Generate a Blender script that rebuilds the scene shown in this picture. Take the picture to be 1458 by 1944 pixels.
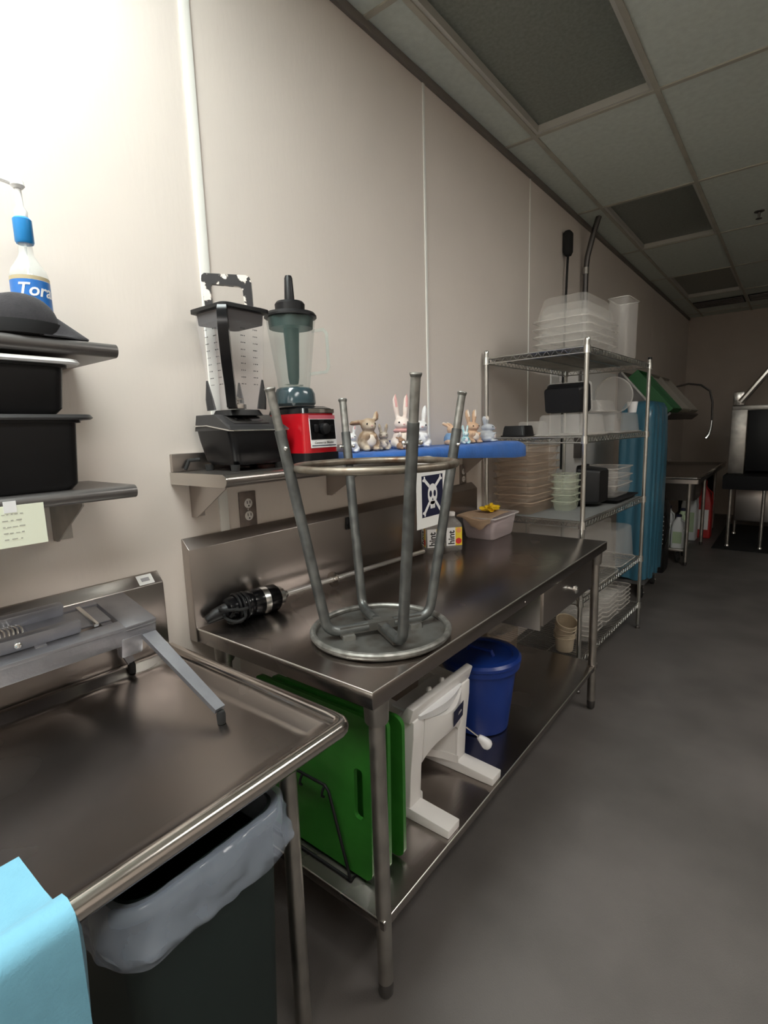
import bpy, bmesh, math, random
from mathutils import Matrix, Vector
random.seed(7)
for _o in list(bpy.data.objects):
    bpy.data.objects.remove(_o, do_unlink=True)
scene = bpy.context.scene
COL = scene.collection
PI = math.pi

# ------------------------------------------------------------------ camera
F_PX = 986.78
_yaw, _pit, _rol = math.radians(38.3705), math.radians(-8.9001), math.radians(-1.7925)
_f = Vector((-math.sin(_yaw) * math.cos(_pit), math.cos(_yaw) * math.cos(_pit), math.sin(_pit)))
_r = Vector((math.cos(_yaw), math.sin(_yaw), 0)); _u = _r.cross(_f)
_r2 = _r * math.cos(_rol) + _u * math.sin(_rol); _u2 = -_r * math.sin(_rol) + _u * math.cos(_rol)
cam_data = bpy.data.cameras.new('camera')
cam_data.sensor_fit = 'HORIZONTAL'; cam_data.sensor_width = 36.0
cam_data.lens = F_PX * 36.0 / 1458.0
cam_data.clip_start = 0.02; cam_data.clip_end = 60
cam = bpy.data.objects.new('camera', cam_data); COL.objects.link(cam)
cam.matrix_world = Matrix(((_r2.x, _u2.x, -_f.x, 1.48), (_r2.y, _u2.y, -_f.y, 0.0), (_r2.z, _u2.z, -_f.z, 1.5), (0, 0, 0, 1)))
scene.camera = cam

# ------------------------------------------------------------------ world, exposure, light levels
world = bpy.data.worlds.new('world'); scene.world = world; world.use_nodes = True
world.node_tree.nodes['Background'].inputs[0].default_value = (0.75, 0.85, 0.85, 1)
world.node_tree.nodes['Background'].inputs[1].default_value = 0.0
scene.view_settings.view_transform = 'Standard'
scene.view_settings.look = 'None'
scene.view_settings.gamma = 1.0
scene.view_settings.use_curve_mapping = False
scene.view_settings.exposure = 1.15
scene.cycles.transparent_max_bounces = 40
scene.cycles.max_bounces = 10
LAMP_COLOUR = (0.93, 1.0, 0.975, 1)
LAMP_WARM = (1.0, 0.965, 0.91, 1)
LAMP_NEAR = 13.0      # the lit ceiling panel beside the near wall
LAMP_REST = 6.0       # the other lit panels of the room
LAMP_FILL = 7.0        # added fill panel out of view ahead, brightens the middle of the wall

# ------------------------------------------------------------------ materials
MATS = {}
def mat(name, col, rough=0.5, metal=0.0, var=0.0, vscale=8.0, stretch=(1, 1, 1), bump=0.0, bscale=60.0,
        alpha=1.0, trans=0.0, spec=0.5, col2=None, rvar=0.0, emit=None, bstretch=None, ramp=None, coat=0.0, sheen=0.0):
    m = bpy.data.materials.new(name); m.use_nodes = True
    nt = m.node_tree; b = nt.nodes['Principled BSDF']
    b.inputs['Base Color'].default_value = (*col, 1)
    b.inputs['Roughness'].default_value = rough
    b.inputs['Metallic'].default_value = metal
    b.inputs['Alpha'].default_value = alpha
    b.inputs['Transmission Weight'].default_value = trans
    b.inputs['Specular IOR Level'].default_value = spec
    b.inputs['Coat Weight'].default_value = coat
    b.inputs['Sheen Weight'].default_value = sheen
    tc = nt.nodes.new('ShaderNodeTexCoord')
    def noise(scale, st, detail=4.0):
        mp = nt.nodes.new('ShaderNodeMapping'); mp.inputs['Scale'].default_value = st
        nt.links.new(tc.outputs['Object'], mp.inputs['Vector'])
        n = nt.nodes.new('ShaderNodeTexNoise'); n.inputs['Scale'].default_value = scale
        n.inputs['Detail'].default_value = detail
        nt.links.new(mp.outputs['Vector'], n.inputs['Vector'])
        return n
    if var > 0 or col2 is not None:
        n = noise(vscale, stretch, 4.0 if (col2 is not None or not metal) else 1.5)
        mx = nt.nodes.new('ShaderNodeMix'); mx.data_type = 'RGBA'
        c2 = col2 if col2 is not None else tuple(max(0, c * (1 - var)) for c in col)
        c1 = col if col2 is not None else tuple(min(1, c * (1 + var)) for c in col)
        mx.inputs['A'].default_value = (*c1, 1); mx.inputs['B'].default_value = (*c2, 1)
        rp = nt.nodes.new('ShaderNodeMapRange')
        lo, hi = ramp if ramp else (0.3, 0.7)
        rp.inputs['From Min'].default_value = lo; rp.inputs['From Max'].default_value = hi
        nt.links.new(n.outputs['Fac'], rp.inputs['Value'])
        nt.links.new(rp.outputs['Result'], mx.inputs['Factor'])
        nt.links.new(mx.outputs['Result'], b.inputs['Base Color'])
    if rvar > 0:
        n2 = noise(vscale * 1.7, stretch, 1.0)
        r2 = nt.nodes.new('ShaderNodeMapRange')
        r2.inputs['From Min'].default_value = 0.15; r2.inputs['From Max'].default_value = 0.85
        r2.inputs['To Min'].default_value = max(0.02, rough - rvar); r2.inputs['To Max'].default_value = min(1, rough + rvar)
        nt.links.new(n2.outputs['Fac'], r2.inputs['Value']); nt.links.new(r2.outputs['Result'], b.inputs['Roughness'])
    if bump > 0:
        n3 = noise(bscale, bstretch or stretch, 3.0)
        bp = nt.nodes.new('ShaderNodeBump'); bp.inputs['Strength'].default_value = bump; bp.inputs['Distance'].default_value = 0.003
        nt.links.new(n3.outputs['Fac'], bp.inputs['Height']); nt.links.new(bp.outputs['Normal'], b.inputs['Normal'])
    if emit:
        b.inputs['Emission Color'].default_value = (*emit[0], 1); b.inputs['Emission Strength'].default_value = emit[1]
    MATS[name] = m
    return m

mat('wall', (0.755, 0.685, 0.625), 0.55, var=0.02, vscale=3, bump=0.16, bscale=70, bstretch=(1, 1, 0.25), spec=0.35)
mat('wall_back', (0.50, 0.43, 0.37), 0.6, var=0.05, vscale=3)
mat('batten', (0.86, 0.85, 0.80), 0.4)
mat('floor', (0.112, 0.102, 0.096), 0.5, var=0.22, vscale=2.2, bump=0.25, bscale=240, rvar=0.08, spec=0.4)
mat('tile', (0.60, 0.645, 0.585), 0.9, var=0.06, vscale=30, bump=0.3, bscale=150)
mat('tee', (0.42, 0.40, 0.33), 0.5, var=0.1)
mat('tee_edge', (0.17, 0.15, 0.13), 0.6)
mat('lens_off', (0.20, 0.215, 0.185), 0.35, var=0.15, vscale=60)
mat('lens_frame', (0.5, 0.49, 0.44), 0.4)
mat('lamp_near', (0.9, 0.95, 0.9), 0.5, emit=(LAMP_COLOUR[:3], LAMP_NEAR))
mat('lamp_far', (0.9, 0.95, 0.9), 0.5, emit=(LAMP_WARM[:3], LAMP_FILL))  # glow of the added fill panel
mat('lamp_rest', (0.9, 0.95, 0.9), 0.5, emit=(LAMP_WARM[:3], LAMP_REST))
mat('steel', (0.44, 0.405, 0.38), 0.30, 1.0, var=0.05, vscale=2.0, rvar=0.03, bump=0.02, bscale=180, bstretch=(1, 0.03, 1))
mat('steel_top', (0.34, 0.305, 0.285), 0.26, 1.0, var=0.06, vscale=2.5, rvar=0.04, bump=0.02, bscale=180, bstretch=(1, 0.03, 1))
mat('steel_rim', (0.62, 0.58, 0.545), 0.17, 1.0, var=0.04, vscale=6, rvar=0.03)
mat('edge_highlight_metal', (0.82, 0.79, 0.75), 0.36, 1.0)  # pale metal for the highlight line laid along the table edges
mat('steel_edge', (0.62, 0.59, 0.55), 0.25, 1.0, var=0.06)
mat('steel_dull', (0.42, 0.40, 0.37), 0.42, 1.0, var=0.15, vscale=14, rvar=0.1)
mat('steel_dark', (0.16, 0.15, 0.145), 0.4, 0.9, var=0.1, vscale=8)
mat('chrome', (0.80, 0.80, 0.78), 0.24, 1.0)
mat('shaft_steel', (0.80, 0.78, 0.75), 0.38, 0.9)
mat('clear_rim', (0.70, 0.66, 0.60), 0.2, alpha=0.36, spec=0.8)
mat('chrome_wire', (0.60, 0.60, 0.57), 0.28, 1.0, var=0.08)
mat('galvanised', (0.155, 0.162, 0.158), 0.42, 0.75, var=0.3, vscale=26, rvar=0.1, bump=0.15, bscale=120)
mat('galvanised_light', (0.28, 0.275, 0.255), 0.42, 0.75, var=0.3, vscale=40, rvar=0.1)
mat('rusty', (0.24, 0.21, 0.17), 0.45, 0.75, col2=(0.13, 0.075, 0.045), vscale=22, ramp=(0.48, 0.72), rvar=0.1)
mat('seat_pan', (0.19, 0.188, 0.175), 0.42, 0.7, col2=(0.09, 0.07, 0.055), vscale=14, ramp=(0.45, 0.75), rvar=0.1)
mat('aluminium', (0.36, 0.365, 0.395), 0.42, 0.85, var=0.08, vscale=20, bump=0.1, bscale=160)
mat('black_plastic', (0.008, 0.008, 0.009), 0.42, var=0.2, spec=0.35)
mat('black_gloss', (0.004, 0.004, 0.005), 0.18, spec=0.35)
mat('black_matte', (0.010, 0.010, 0.011), 0.75, spec=0.3)
mat('black_rubber', (0.010, 0.010, 0.010), 0.8)
mat('peeling', (0.012, 0.011, 0.013), 0.35, col2=(0.72, 0.64, 0.58), vscale=26, ramp=(0.535, 0.56))
mat('smoke_grey', (0.028, 0.027, 0.028), 0.35, var=0.1)
mat('charcoal_panel', (0.006, 0.006, 0.007), 0.32, spec=0.3)
mat('fabric_black', (0.022, 0.020, 0.023), 0.95, var=0.2, vscale=60, bump=0.4, bscale=300, sheen=0.05)
mat('shelf_grey', (0.15, 0.142, 0.138), 0.33, 0.7, var=0.08)
mat('white_plastic', (0.80, 0.78, 0.76), 0.35, var=0.02)
mat('white_gloss', (0.82, 0.82, 0.83), 0.22)
mat('white_pump', (0.85, 0.85, 0.84), 0.3)
mat('blue_pump', (0.012, 0.22, 0.56), 0.35)
mat('label_blue', (0.02, 0.16, 0.52), 0.35)
mat('label_gold', (0.45, 0.38, 0.24), 0.4)
mat('print_white', (0.85, 0.85, 0.85), 0.5)
mat('print_navy', (0.012, 0.014, 0.045), 0.5)
mat('print_black', (0.02, 0.02, 0.02), 0.5)
mat('print_grey', (0.32, 0.31, 0.32), 0.6)
mat('print_red', (0.7, 0.03, 0.03), 0.45)
mat('print_orange', (0.85, 0.35, 0.12), 0.45)
mat('print_yellow', (0.85, 0.62, 0.04), 0.45)
mat('print_rose', (0.55, 0.12, 0.16), 0.4)
mat('paper', (0.84, 0.84, 0.82), 0.8)
mat('paper_note', (0.80, 0.83, 0.68), 0.85)
mat('pencil', (0.42, 0.42, 0.36), 0.9)
mat('outlet_plate', (0.24, 0.20, 0.18), 0.4, 0.6, var=0.15, vscale=40)
mat('outlet_face', (0.78, 0.75, 0.72), 0.4)
mat('red_enamel', (0.42, 0.006, 0.012), 0.25, coat=0.4)
mat('blue_cloth', (0.005, 0.11, 0.44), 0.75, var=0.15, vscale=14, bump=0.3, bscale=90, sheen=0.2)
mat('towel', (0.17, 0.42, 0.56), 0.85, var=0.04, vscale=30, bump=0.3, bscale=220, sheen=0.1)
mat('green_board', (0.03, 0.17, 0.022), 0.22, var=0.1, vscale=10)
mat('green_tray', (0.012, 0.12, 0.025), 0.45)
mat('blue_bucket', (0.008, 0.035, 0.22), 0.32, var=0.06)
mat('blue_lid', (0.006, 0.03, 0.24), 0.35)
mat('can_green', (0.007, 0.016, 0.015), 0.55, var=0.1)
mat('bag', (0.60, 0.70, 0.86), 0.12, alpha=0.34, bump=0.5, bscale=18, spec=0.8)
mat('clear', (0.86, 0.83, 0.78), 0.12, alpha=0.17, spec=0.7)
mat('clear_frost', (0.80, 0.77, 0.73), 0.25, alpha=0.24, spec=0.7)
mat('clear_amber', (0.55, 0.42, 0.31), 0.3, alpha=0.34, spec=0.5)
mat('clear_green', (0.62, 0.66, 0.52), 0.3, alpha=0.28, spec=0.5)
mat('clear_rose', (0.68, 0.58, 0.59), 0.25, alpha=0.50, spec=0.6)
mat('jar_clear', (0.80, 0.76, 0.78), 0.10, alpha=0.13, spec=0.7)
mat('jar_green', (0.30, 0.46, 0.42), 0.08, alpha=0.17, spec=0.8)
mat('jar_teal', (0.025, 0.06, 0.075), 0.15, alpha=0.80, spec=0.8)
mat('bottle_clear', (0.80, 0.86, 0.83), 0.08, alpha=0.28, spec=0.8)
mat('cream_cup', (0.62, 0.52, 0.38), 0.4, alpha=0.85)
mat('kraft', (0.42, 0.29, 0.19), 0.85, var=0.1, vscale=20)
mat('yellow', (0.85, 0.55, 0.01), 0.5)
mat('meat', (0.42, 0.33, 0.34), 0.6, var=0.25, vscale=25)
mat('liner_grey', (0.20, 0.205, 0.20), 0.55, var=0.08)
mat('drape_blue', (0.05, 0.185, 0.28), 0.28, alpha=0.90, bump=0.25, bscale=12, bstretch=(1, 1, 0.2), spec=0.6)
mat('cart_grey', (0.10, 0.10, 0.10), 0.5)
mat('mat_black', (0.006, 0.006, 0.006), 0.9)
mat('jug_white', (0.72, 0.76, 0.78), 0.35, alpha=0.95)
mat('jug_red', (0.45, 0.02, 0.02), 0.4)
mat('jug_green', (0.42, 0.55, 0.36), 0.35)
mat('panel_white', (0.90, 0.88, 0.85), 0.4)
mat('rack_beige', (0.33, 0.30, 0.25), 0.5)
mat('bunny_white', (0.80, 0.80, 0.80), 0.35)
mat('bunny_brown', (0.36, 0.24, 0.15), 0.55, col2=(0.60, 0.50, 0.38), vscale=26, ramp=(0.42, 0.62))
mat('bunny_greybrown', (0.40, 0.34, 0.28), 0.55, col2=(0.62, 0.56, 0.48), vscale=30, ramp=(0.42, 0.62))
mat('bunny_chestnut', (0.30, 0.17, 0.10), 0.5, var=0.2, vscale=40)
mat('bunny_pink', (0.78, 0.62, 0.56), 0.5, col2=(0.84, 0.76, 0.70), vscale=18)
mat('bunny_spotted', (0.78, 0.77, 0.77), 0.4, col2=(0.50, 0.50, 0.54), vscale=30, ramp=(0.55, 0.68))
mat('bunny_tan', (0.62, 0.41, 0.27), 0.55, var=0.08, vscale=30)
mat('bunny_grey', (0.42, 0.45, 0.50), 0.6, col2=(0.60, 0.62, 0.64), vscale=35)
mat('bunny_aqua', (0.30, 0.62, 0.66), 0.4, col2=(0.74, 0.84, 0.84), vscale=45, ramp=(0.4, 0.6))
mat('bunny_cream', (0.80, 0.70, 0.60), 0.5)
mat('rose_cloth', (0.72, 0.38, 0.36), 0.6)
mat('jacket_blue', (0.16, 0.28, 0.46), 0.6)
mat('eye', (0.01, 0.01, 0.01), 0.15)

# ------------------------------------------------------------------ mesh helpers
class MB:
    def __init__(self):
        self.v = []; self.f = []
    def _add(self, bm, M=None):
        off = len(self.v)
        bm.verts.index_update()
        for v in bm.verts:
            co = M @ v.co if M is not None else v.co
            self.v.append((co.x, co.y, co.z))
        for f in bm.faces:
            self.f.append([off + v.index for v in f.verts])
        bm.free()
    def raw(self, verts, faces):
        off = len(self.v); self.v += [tuple(p) for p in verts]; self.f += [[off + i for i in f] for f in faces]
        return self
    def box(self, a, b, bev=0.0, seg=2, M=None):
        bm = bmesh.new(); bmesh.ops.create_cube(bm, size=1.0)
        for v in bm.verts:
            v.co = Vector((a[i] + (b[i] - a[i]) * (v.co[i] + 0.5) for i in range(3)))
        if bev > 0:
            bmesh.ops.bevel(bm, geom=bm.edges[:], offset=bev, segments=seg, profile=0.5, affect='EDGES')
        self._add(bm, M); return self
    def loft(self, rings, cap0=True, cap1=True, closed=True):
        off = len(self.v); n = len(rings[0])
        for r in rings:
            self.v += [tuple(p) for p in r]
        for k in range(len(rings) - 1):
            for i in range(n if closed else n - 1):
                j = (i + 1) % n
                self.f.append([off + k * n + i, off + k * n + j, off + (k + 1) * n + j, off + (k + 1) * n + i])
        if cap0: self.f.append([off + i for i in range(n)][::-1])
        if cap1: self.f.append([off + (len(rings) - 1) * n + i for i in range(n)])
        return self
    def lathe(self, prof, n=24, c=(0, 0, 0), cap0=True, cap1=True, M=None):
        rings = []
        for r, z in prof:
            ring = []
            for i in range(n):
                a = 2 * PI * i / n
                p = Vector((r * math.cos(a), r * math.sin(a), z))
                if M is not None: p = M @ p
                ring.append((p.x + c[0], p.y + c[1], p.z + c[2]))
            rings.append(ring)
        return self.loft(rings, cap0, cap1)
    def cyl(self, p0, p1, r0, r1=None, n=16):
        r1 = r0 if r1 is None else r1
        return self.tube([p0, p1], [r0, r1], n)
    def tube(self, pts, r, n=10, closed=False):
        P = [Vector(p) for p in pts]; m = len(P)
        R = r if isinstance(r, (list, tuple)) else [r] * m
        T = []
        for i in range(m):
            if closed: t = P[(i + 1) % m] - P[i - 1]
            elif i == 0: t = P[1] - P[0]
            elif i == m - 1: t = P[-1] - P[-2]
            else: t = (P[i + 1] - P[i]).normalized() + (P[i] - P[i - 1]).normalized()
            T.append(t.normalized())
        up = Vector((0, 0, 1)) if abs(T[0].z) < 0.9 else Vector((1, 0, 0))
        nrm = (up - T[0] * up.dot(T[0])).normalized()
        rings = []
        for i in range(m):
            nrm = (nrm - T[i] * nrm.dot(T[i])).normalized()
            bn = T[i].cross(nrm)
            rings.append([P[i] + (nrm * math.cos(2 * PI * k / n) + bn * math.sin(2 * PI * k / n)) * R[i] for k in range(n)])
        if closed:
            rings.append(rings[0]); return self.loft(rings, False, False)
        return self.loft(rings)
    def prism(self, poly, axis, a, b, bev=0.0, seg=2):
        """poly: 2-D outline in the two other axes (order x,y,z without axis); extruded along axis from a to b"""
        bm = bmesh.new()
        def P(q, w):
            l = list(q); l.insert(axis, w); return Vector(l)
        v0 = [bm.verts.new(P(q, a)) for q in poly]; v1 = [bm.verts.new(P(q, b)) for q in poly]
        n = len(poly)
        bm.faces.new(v0); bm.faces.new(v1[::-1])
        for i in range(n):
            bm.faces.new((v0[i], v1[i], v1[(i + 1) % n], v0[(i + 1) % n]))
        bmesh.ops.recalc_face_normals(bm, faces=bm.faces[:])
        if bev > 0:
            bmesh.ops.bevel(bm, geom=bm.edges[:], offset=bev, segments=seg, profile=0.5, affect='EDGES')
        self._add(bm); return self
    def ell(self, c, r, n=16, m=10, M=None):
        bm = bmesh.new(); bmesh.ops.create_uvsphere(bm, u_segments=n, v_segments=m, radius=1.0)
        T = Matrix.Translation(Vector(c)) @ (M if M is not None else Matrix.Identity(4)) @ Matrix.Diagonal((*r, 1))
        self._add(bm, T); return self
    def xf(self, M):
        self.v = [tuple(M @ Vector(p)) for p in self.v]; return self

def wm(o):
    return (wm(o.parent) @ o.matrix_basis) if o.parent else o.matrix_basis.copy()

def mesh_of(mb, name, sharp=35):
    me = bpy.data.meshes.new(name); me.from_pydata(mb.v, [], mb.f)
    bm = bmesh.new(); bm.from_mesh(me)
    bmesh.ops.recalc_face_normals(bm, faces=bm.faces[:]); bm.to_mesh(me); bm.free()
    me.polygons.foreach_set('use_smooth', [True] * len(me.polygons))
    me.set_sharp_from_angle(angle=math.radians(sharp))
    me.update(); return me

def part(name, mb, m, parent=None, world=True, sharp=35, kind=None, label=None):
    """one mesh object; mb in world coordinates is carried into the parent's frame"""
    me = mesh_of(mb, name, sharp)
    me.materials.append(MATS[m])
    o = bpy.data.objects.new(name, me); COL.objects.link(o)
    if parent is not None:
        o.parent = parent
        if world: me.transform(wm(parent).inverted())
    if kind: o['kind'] = kind
    if label: o['label'] = label
    return o

def thing(name, label, cat, loc=(0, 0, 0), rz=0.0, group=None, rot=None, kind=None):
    o = bpy.data.objects.new(name, None); COL.objects.link(o)
    o.location = loc; o.rotation_euler = rot if rot else (0, 0, rz)
    o.empty_display_size = 0.05
    o.matrix_basis = Matrix.LocRotScale(Vector(loc), o.rotation_euler, None)
    o['label'] = label; o['category'] = cat
    if group: o['group'] = group
    if kind: o['kind'] = kind
    return o

def tag(o, label, cat, group=None, kind=None):
    o['label'] = label; o['category'] = cat
    if group: o['group'] = group
    if kind: o['kind'] = kind
    return o

def solo(name, mb, m, label, cat, base, group=None, kind=None, sharp=35, rz=0.0):
    """a thing that is one mesh, origin at its base"""
    me = mesh_of(mb, name, sharp); me.materials.append(MATS[m])
    o = bpy.data.objects.new(name, me); COL.objects.link(o)
    o.location = base; o.rotation_euler = (0, 0, rz)
    o.matrix_basis = Matrix.LocRotScale(Vector(base), o.rotation_euler, None)
    me.transform(o.matrix_basis.inverted())
    return tag(o, label, cat, group, kind)

def copy_tree(o, parent=None):
    c = o.copy(); COL.objects.link(c); c.parent = parent
    for ch in list(o.children): copy_tree(ch, c)
    return c

def rr(cx, cy, hw, hl, r, z, n=4):
    pts = []
    for sx, sy, a0 in ((1, 1, 0), (-1, 1, 90), (-1, -1, 180), (1, -1, 270)):
        for k in range(n + 1):
            a = math.radians(a0 + 90 * k / n)
            pts.append((cx + sx * (hw - r) + r * math.cos(a), cy + sy * (hl - r) + r * math.sin(a), z))
    return pts

def even(ring, n):
    """the same closed outline with n points at even spacing"""
    P = [Vector(p) for p in ring]; P.append(P[0]); L = [0.0]
    for a, b in zip(P[:-1], P[1:]): L.append(L[-1] + (b - a).length)
    out = []; k = 0
    for i in range(n):
        s = L[-1] * i / n
        while L[k + 1] < s: k += 1
        t = (s - L[k]) / max(1e-9, L[k + 1] - L[k]); out.append(tuple(P[k].lerp(P[k + 1], t)))
    return out

def shell_pan(mb, c, hw, hl, h, taper=0.88, r=0.03, flange=0.015, inv=False, ft=0.006, inner=False):
    """moulded food pan: floor, tapering rounded walls, flat flange; inv turns it upside down"""
    def Z(z): return c[2] + (h - z if inv else z)
    b = lambda k, z: rr(c[0], c[1], hw * k, hl * k, r, Z(z))
    rings = [b(taper * 0.93, 0), b(taper, 0.012), b(1.0, h - ft), rr(c[0], c[1], hw + flange, hl + flange, r + flange * 0.5, Z(h - ft)),
             rr(c[0], c[1], hw + flange, hl + flange, r + flange * 0.5, Z(h))]
    if inner:
        rings += [b(0.985, h), b(taper * 0.97, 0.016)]
        mb.loft(rings, True, True)
    else:
        mb.loft(rings, True, False)
    return mb

def text_mb(s, size, shear=0.0, depth=0.0004, bold=0.0):
    """lettering as mesh in the XY plane, starting at the origin"""
    cu = bpy.data.curves.new('lettering', 'FONT'); cu.body = s; cu.size = size; cu.shear = shear
    cu.extrude = depth; cu.offset = bold; cu.resolution_u = 3
    ob = bpy.data.objects.new('lettering', cu); COL.objects.link(ob)
    bpy.context.view_layer.update()
    dg = bpy.context.evaluated_depsgraph_get()
    me = bpy.data.meshes.new_from_object(ob.evaluated_get(dg))
    bm = bmesh.new(); bm.from_mesh(me); bmesh.ops.triangulate(bm, faces=bm.faces[:]); bmesh.ops.subdivide_edges(bm, edges=[e for e in bm.edges if e.calc_length() > size * 0.15], cuts=3, use_grid_fill=True); bmesh.ops.triangulate(bm, faces=bm.faces[:])
    mb = MB(); mb._add(bm)
    bpy.data.objects.remove(ob, do_unlink=True); bpy.data.curves.remove(cu); bpy.data.meshes.remove(me)
    return mb

def frame(origin, ux, uy):
    """matrix taking XY-plane drawings to the plane spanned by ux, uy at origin"""
    ux = Vector(ux).normalized(); uy = Vector(uy); uy = (uy - ux * uy.dot(ux)).normalized(); uz = ux.cross(uy)
    o = Vector(origin)
    return Matrix(((ux.x, uy.x, uz.x, o.x), (ux.y, uy.y, uz.y, o.y), (ux.z, uy.z, uz.z, o.z), (0, 0, 0, 1)))

def arc(c, r, a0, a1, n, ax=(0, 1)):
    return [(c[0] + r * math.cos(math.radians(a0 + (a1 - a0) * k / n)), c[1] + r * math.sin(math.radians(a0 + (a1 - a0) * k / n))) for k in range(n + 1)]

def struct(name, mb, m, label, cat):
    o = part(name, mb, m, None); return tag(o, label, cat, kind='structure')
# ================================================================== THE ROOM
YB, YN, XR, ZC = 9.87, -3.32, 4.57, 3.12      # back wall, wall behind the camera, far side wall, ceiling
struct('floor', MB().box((-0.15, YN - 0.15, -0.12), (XR + 0.15, YB + 0.15, 0.0)), 'floor', 'grey speckled sheet floor of the kitchen aisle', 'floor')
wl = struct('wall_left', MB().box((-0.15, YN - 0.15, 0.0), (-0.012, YB + 0.15, ZC + 0.2)), 'wall', 'long beige textured wall panel behind the shelves and tables', 'wall')
seams = [YN, -1.49, -0.24, 1.01, 2.26, 3.51, 4.76, 6.01, 7.26, 8.51, YB]
for a, b in zip(seams[:-1], seams[1:]):
    part('wall_panel', MB().box((-0.012, a + 0.001, 0.0), (0.0, b - 0.001, ZC)), 'wall', wl)
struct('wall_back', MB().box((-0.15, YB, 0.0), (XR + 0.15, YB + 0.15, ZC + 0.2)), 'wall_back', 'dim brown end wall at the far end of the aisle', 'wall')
struct('wall_right', MB().box((XR, YN - 0.15, 0.0), (XR + 0.15, YB + 0.15, ZC + 0.2)), 'wall', 'far side wall of the kitchen beyond the aisle', 'wall')
struct('wall_rear', MB().box((-0.15, YN - 0.15, 0.0), (XR + 0.15, YN, ZC + 0.2)), 'wall', 'wall behind the photographer', 'wall')
for k, (y, w, lb) in enumerate(((1.01, 0.017, 'white vertical joint strip on the wall just left of the black blender'),
                                (2.26, 0.009, 'white vertical joint strip on the wall above the rabbit figurines'),
                                (3.51, 0.006, 'thin pale joint strip on the wall left of the wire rack pans'))):
    struct('trim_%d' % (k + 1), MB().box((-0.002, y - w, 0.3), (0.006 if k == 0 else 0.004, y + w, ZC - 0.02), 0.002), 'batten', lb, 'trim')
struct('trim_4', MB().box((-0.001, YN, ZC - 0.035), (0.02, YB, ZC - 0.002), 0.002), 'tee_edge', 'dark angle strip where the ceiling grid meets the left wall', 'trim')

# ceiling grid
cl = struct('ceiling', MB().box((-0.15, YN - 0.15, ZC + 0.14), (XR + 0.15, YB + 0.15, ZC + 0.22)), 'tile', 'suspended ceiling of grey tiles in a metal grid', 'ceiling')
XS = [0.0] + [0.195 + 0.625 * k for k in range(7)] + [XR]
YS = [YN] + [-2.034, -0.748, 0.538, 1.824, 3.11, 4.396, 5.682, 6.968, 8.254, 9.54, YB]
lights_on = {(1, 2): 'near', (1, 0): 'rest', (4, 2): 'rest', (4, 0): 'rest', (4, 4): 'far'}  # the far entry is an added, unseen fill panel
lights_off = {(1, 4), (1, 6), (1, 8), (4, 6), (4, 8)}
off_labels = {(1, 4): 'unlit recessed ceiling light nearest the camera, largest dark panel', (1, 6): 'unlit recessed ceiling light, second dark panel along the aisle',
              (1, 8): 'unlit recessed ceiling light, third dark panel near the end wall', (4, 6): 'unlit recessed ceiling light over the far side, nearer one', (4, 8): 'unlit recessed ceiling light over the far side, farther one'}
on_labels = {(4, 4): 'added ceiling fill panel, out of view, over the middle of the room ahead of the camera', (1, 2): 'lit recessed ceiling light beside the left wall, over the near table', (1, 0): 'lit recessed ceiling light beside the left wall behind the camera',
             (4, 2): 'lit recessed ceiling light over the middle of the room beside the camera', (4, 0): 'lit recessed ceiling light over the middle of the room behind the camera'}
tile_mesh = {}
for i in range(len(XS) - 1):
    for j in range(len(YS) - 1):
        x0, x1, y0, y1 = XS[i], XS[i + 1], YS[j], YS[j + 1]
        if (i, j) in lights_on or (i, j) in lights_off:
            on = lights_on.get((i, j))
            t = thing('ceiling_light', on_labels[(i, j)] if on else off_labels[(i, j)], 'ceiling light', ((x0 + x1) / 2, (y0 + y1) / 2, ZC), group='ceiling lights')
            fr = MB()
            for a, b in (((x0 + .012, y0 + .012), (x0 + .03, y1 - .012)), ((x1 - .03, y0 + .012), (x1 - .012, y1 - .012)),
                         ((x0 + .03, y0 + .012), (x1 - .03, y0 + .03)), ((x0 + .03, y1 - .03), (x1 - .03, y1 - .012))):
                fr.box((a[0], a[1], ZC - 0.002), (b[0], b[1], ZC + 0.05))
            part('frame', fr, 'lens_frame', t)
            zl = ZC + (0.006 if on else 0.035)
            part('diffuser', MB().box((x0 + .03, y0 + .03, zl), (x1 - .03, y1 - .03, zl + 0.008)), ('lamp_' + on) if on else 'lens_off', t)
            part('housing', MB().box((x0 + .014, y0 + .014, ZC + 0.05), (x1 - .014, y1 - .014, ZC + 0.13)), 'tee', t)
        else:
            key = (round(x1 - x0, 3), round(y1 - y0, 3))
            if key not in tile_mesh:
                tile_mesh[key] = mesh_of(MB().box((-key[0] / 2 + .004, -key[1] / 2 + .004, 0.0), (key[0] / 2 - .004, key[1] / 2 - .004, 0.016)), 'ceiling_tile')
                tile_mesh[key].materials.append(MATS['tile'])
            o = bpy.data.objects.new('ceiling_tile', tile_mesh[key]); COL.objects.link(o); o.parent = cl
            o.location = ((x0 + x1) / 2, (y0 + y1) / 2, ZC)
for x in XS[1:-1]:
    part('grid_tee', MB().box((x - .012, YN, ZC - .008), (x + .012, YB, ZC + .0)).box((x - .002, YN, ZC), (x + .002, YB, ZC + .04)), 'tee', cl)
for y in YS[1:-1]:
    part('grid_tee', MB().box((0, y - .012, ZC - .007), (XR, y + .012, ZC + .0)), 'tee', cl)
t = thing('sprinkler_head', 'small dark fire sprinkler head hanging from a ceiling tile', 'sprinkler', (1.125, 5.34, ZC))
part('escutcheon', MB().lathe([(0.035, 0), (0.034, -0.006), (0.012, -0.01)], 16, (1.125, 5.34, ZC)), 'steel_dark', t)
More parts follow.
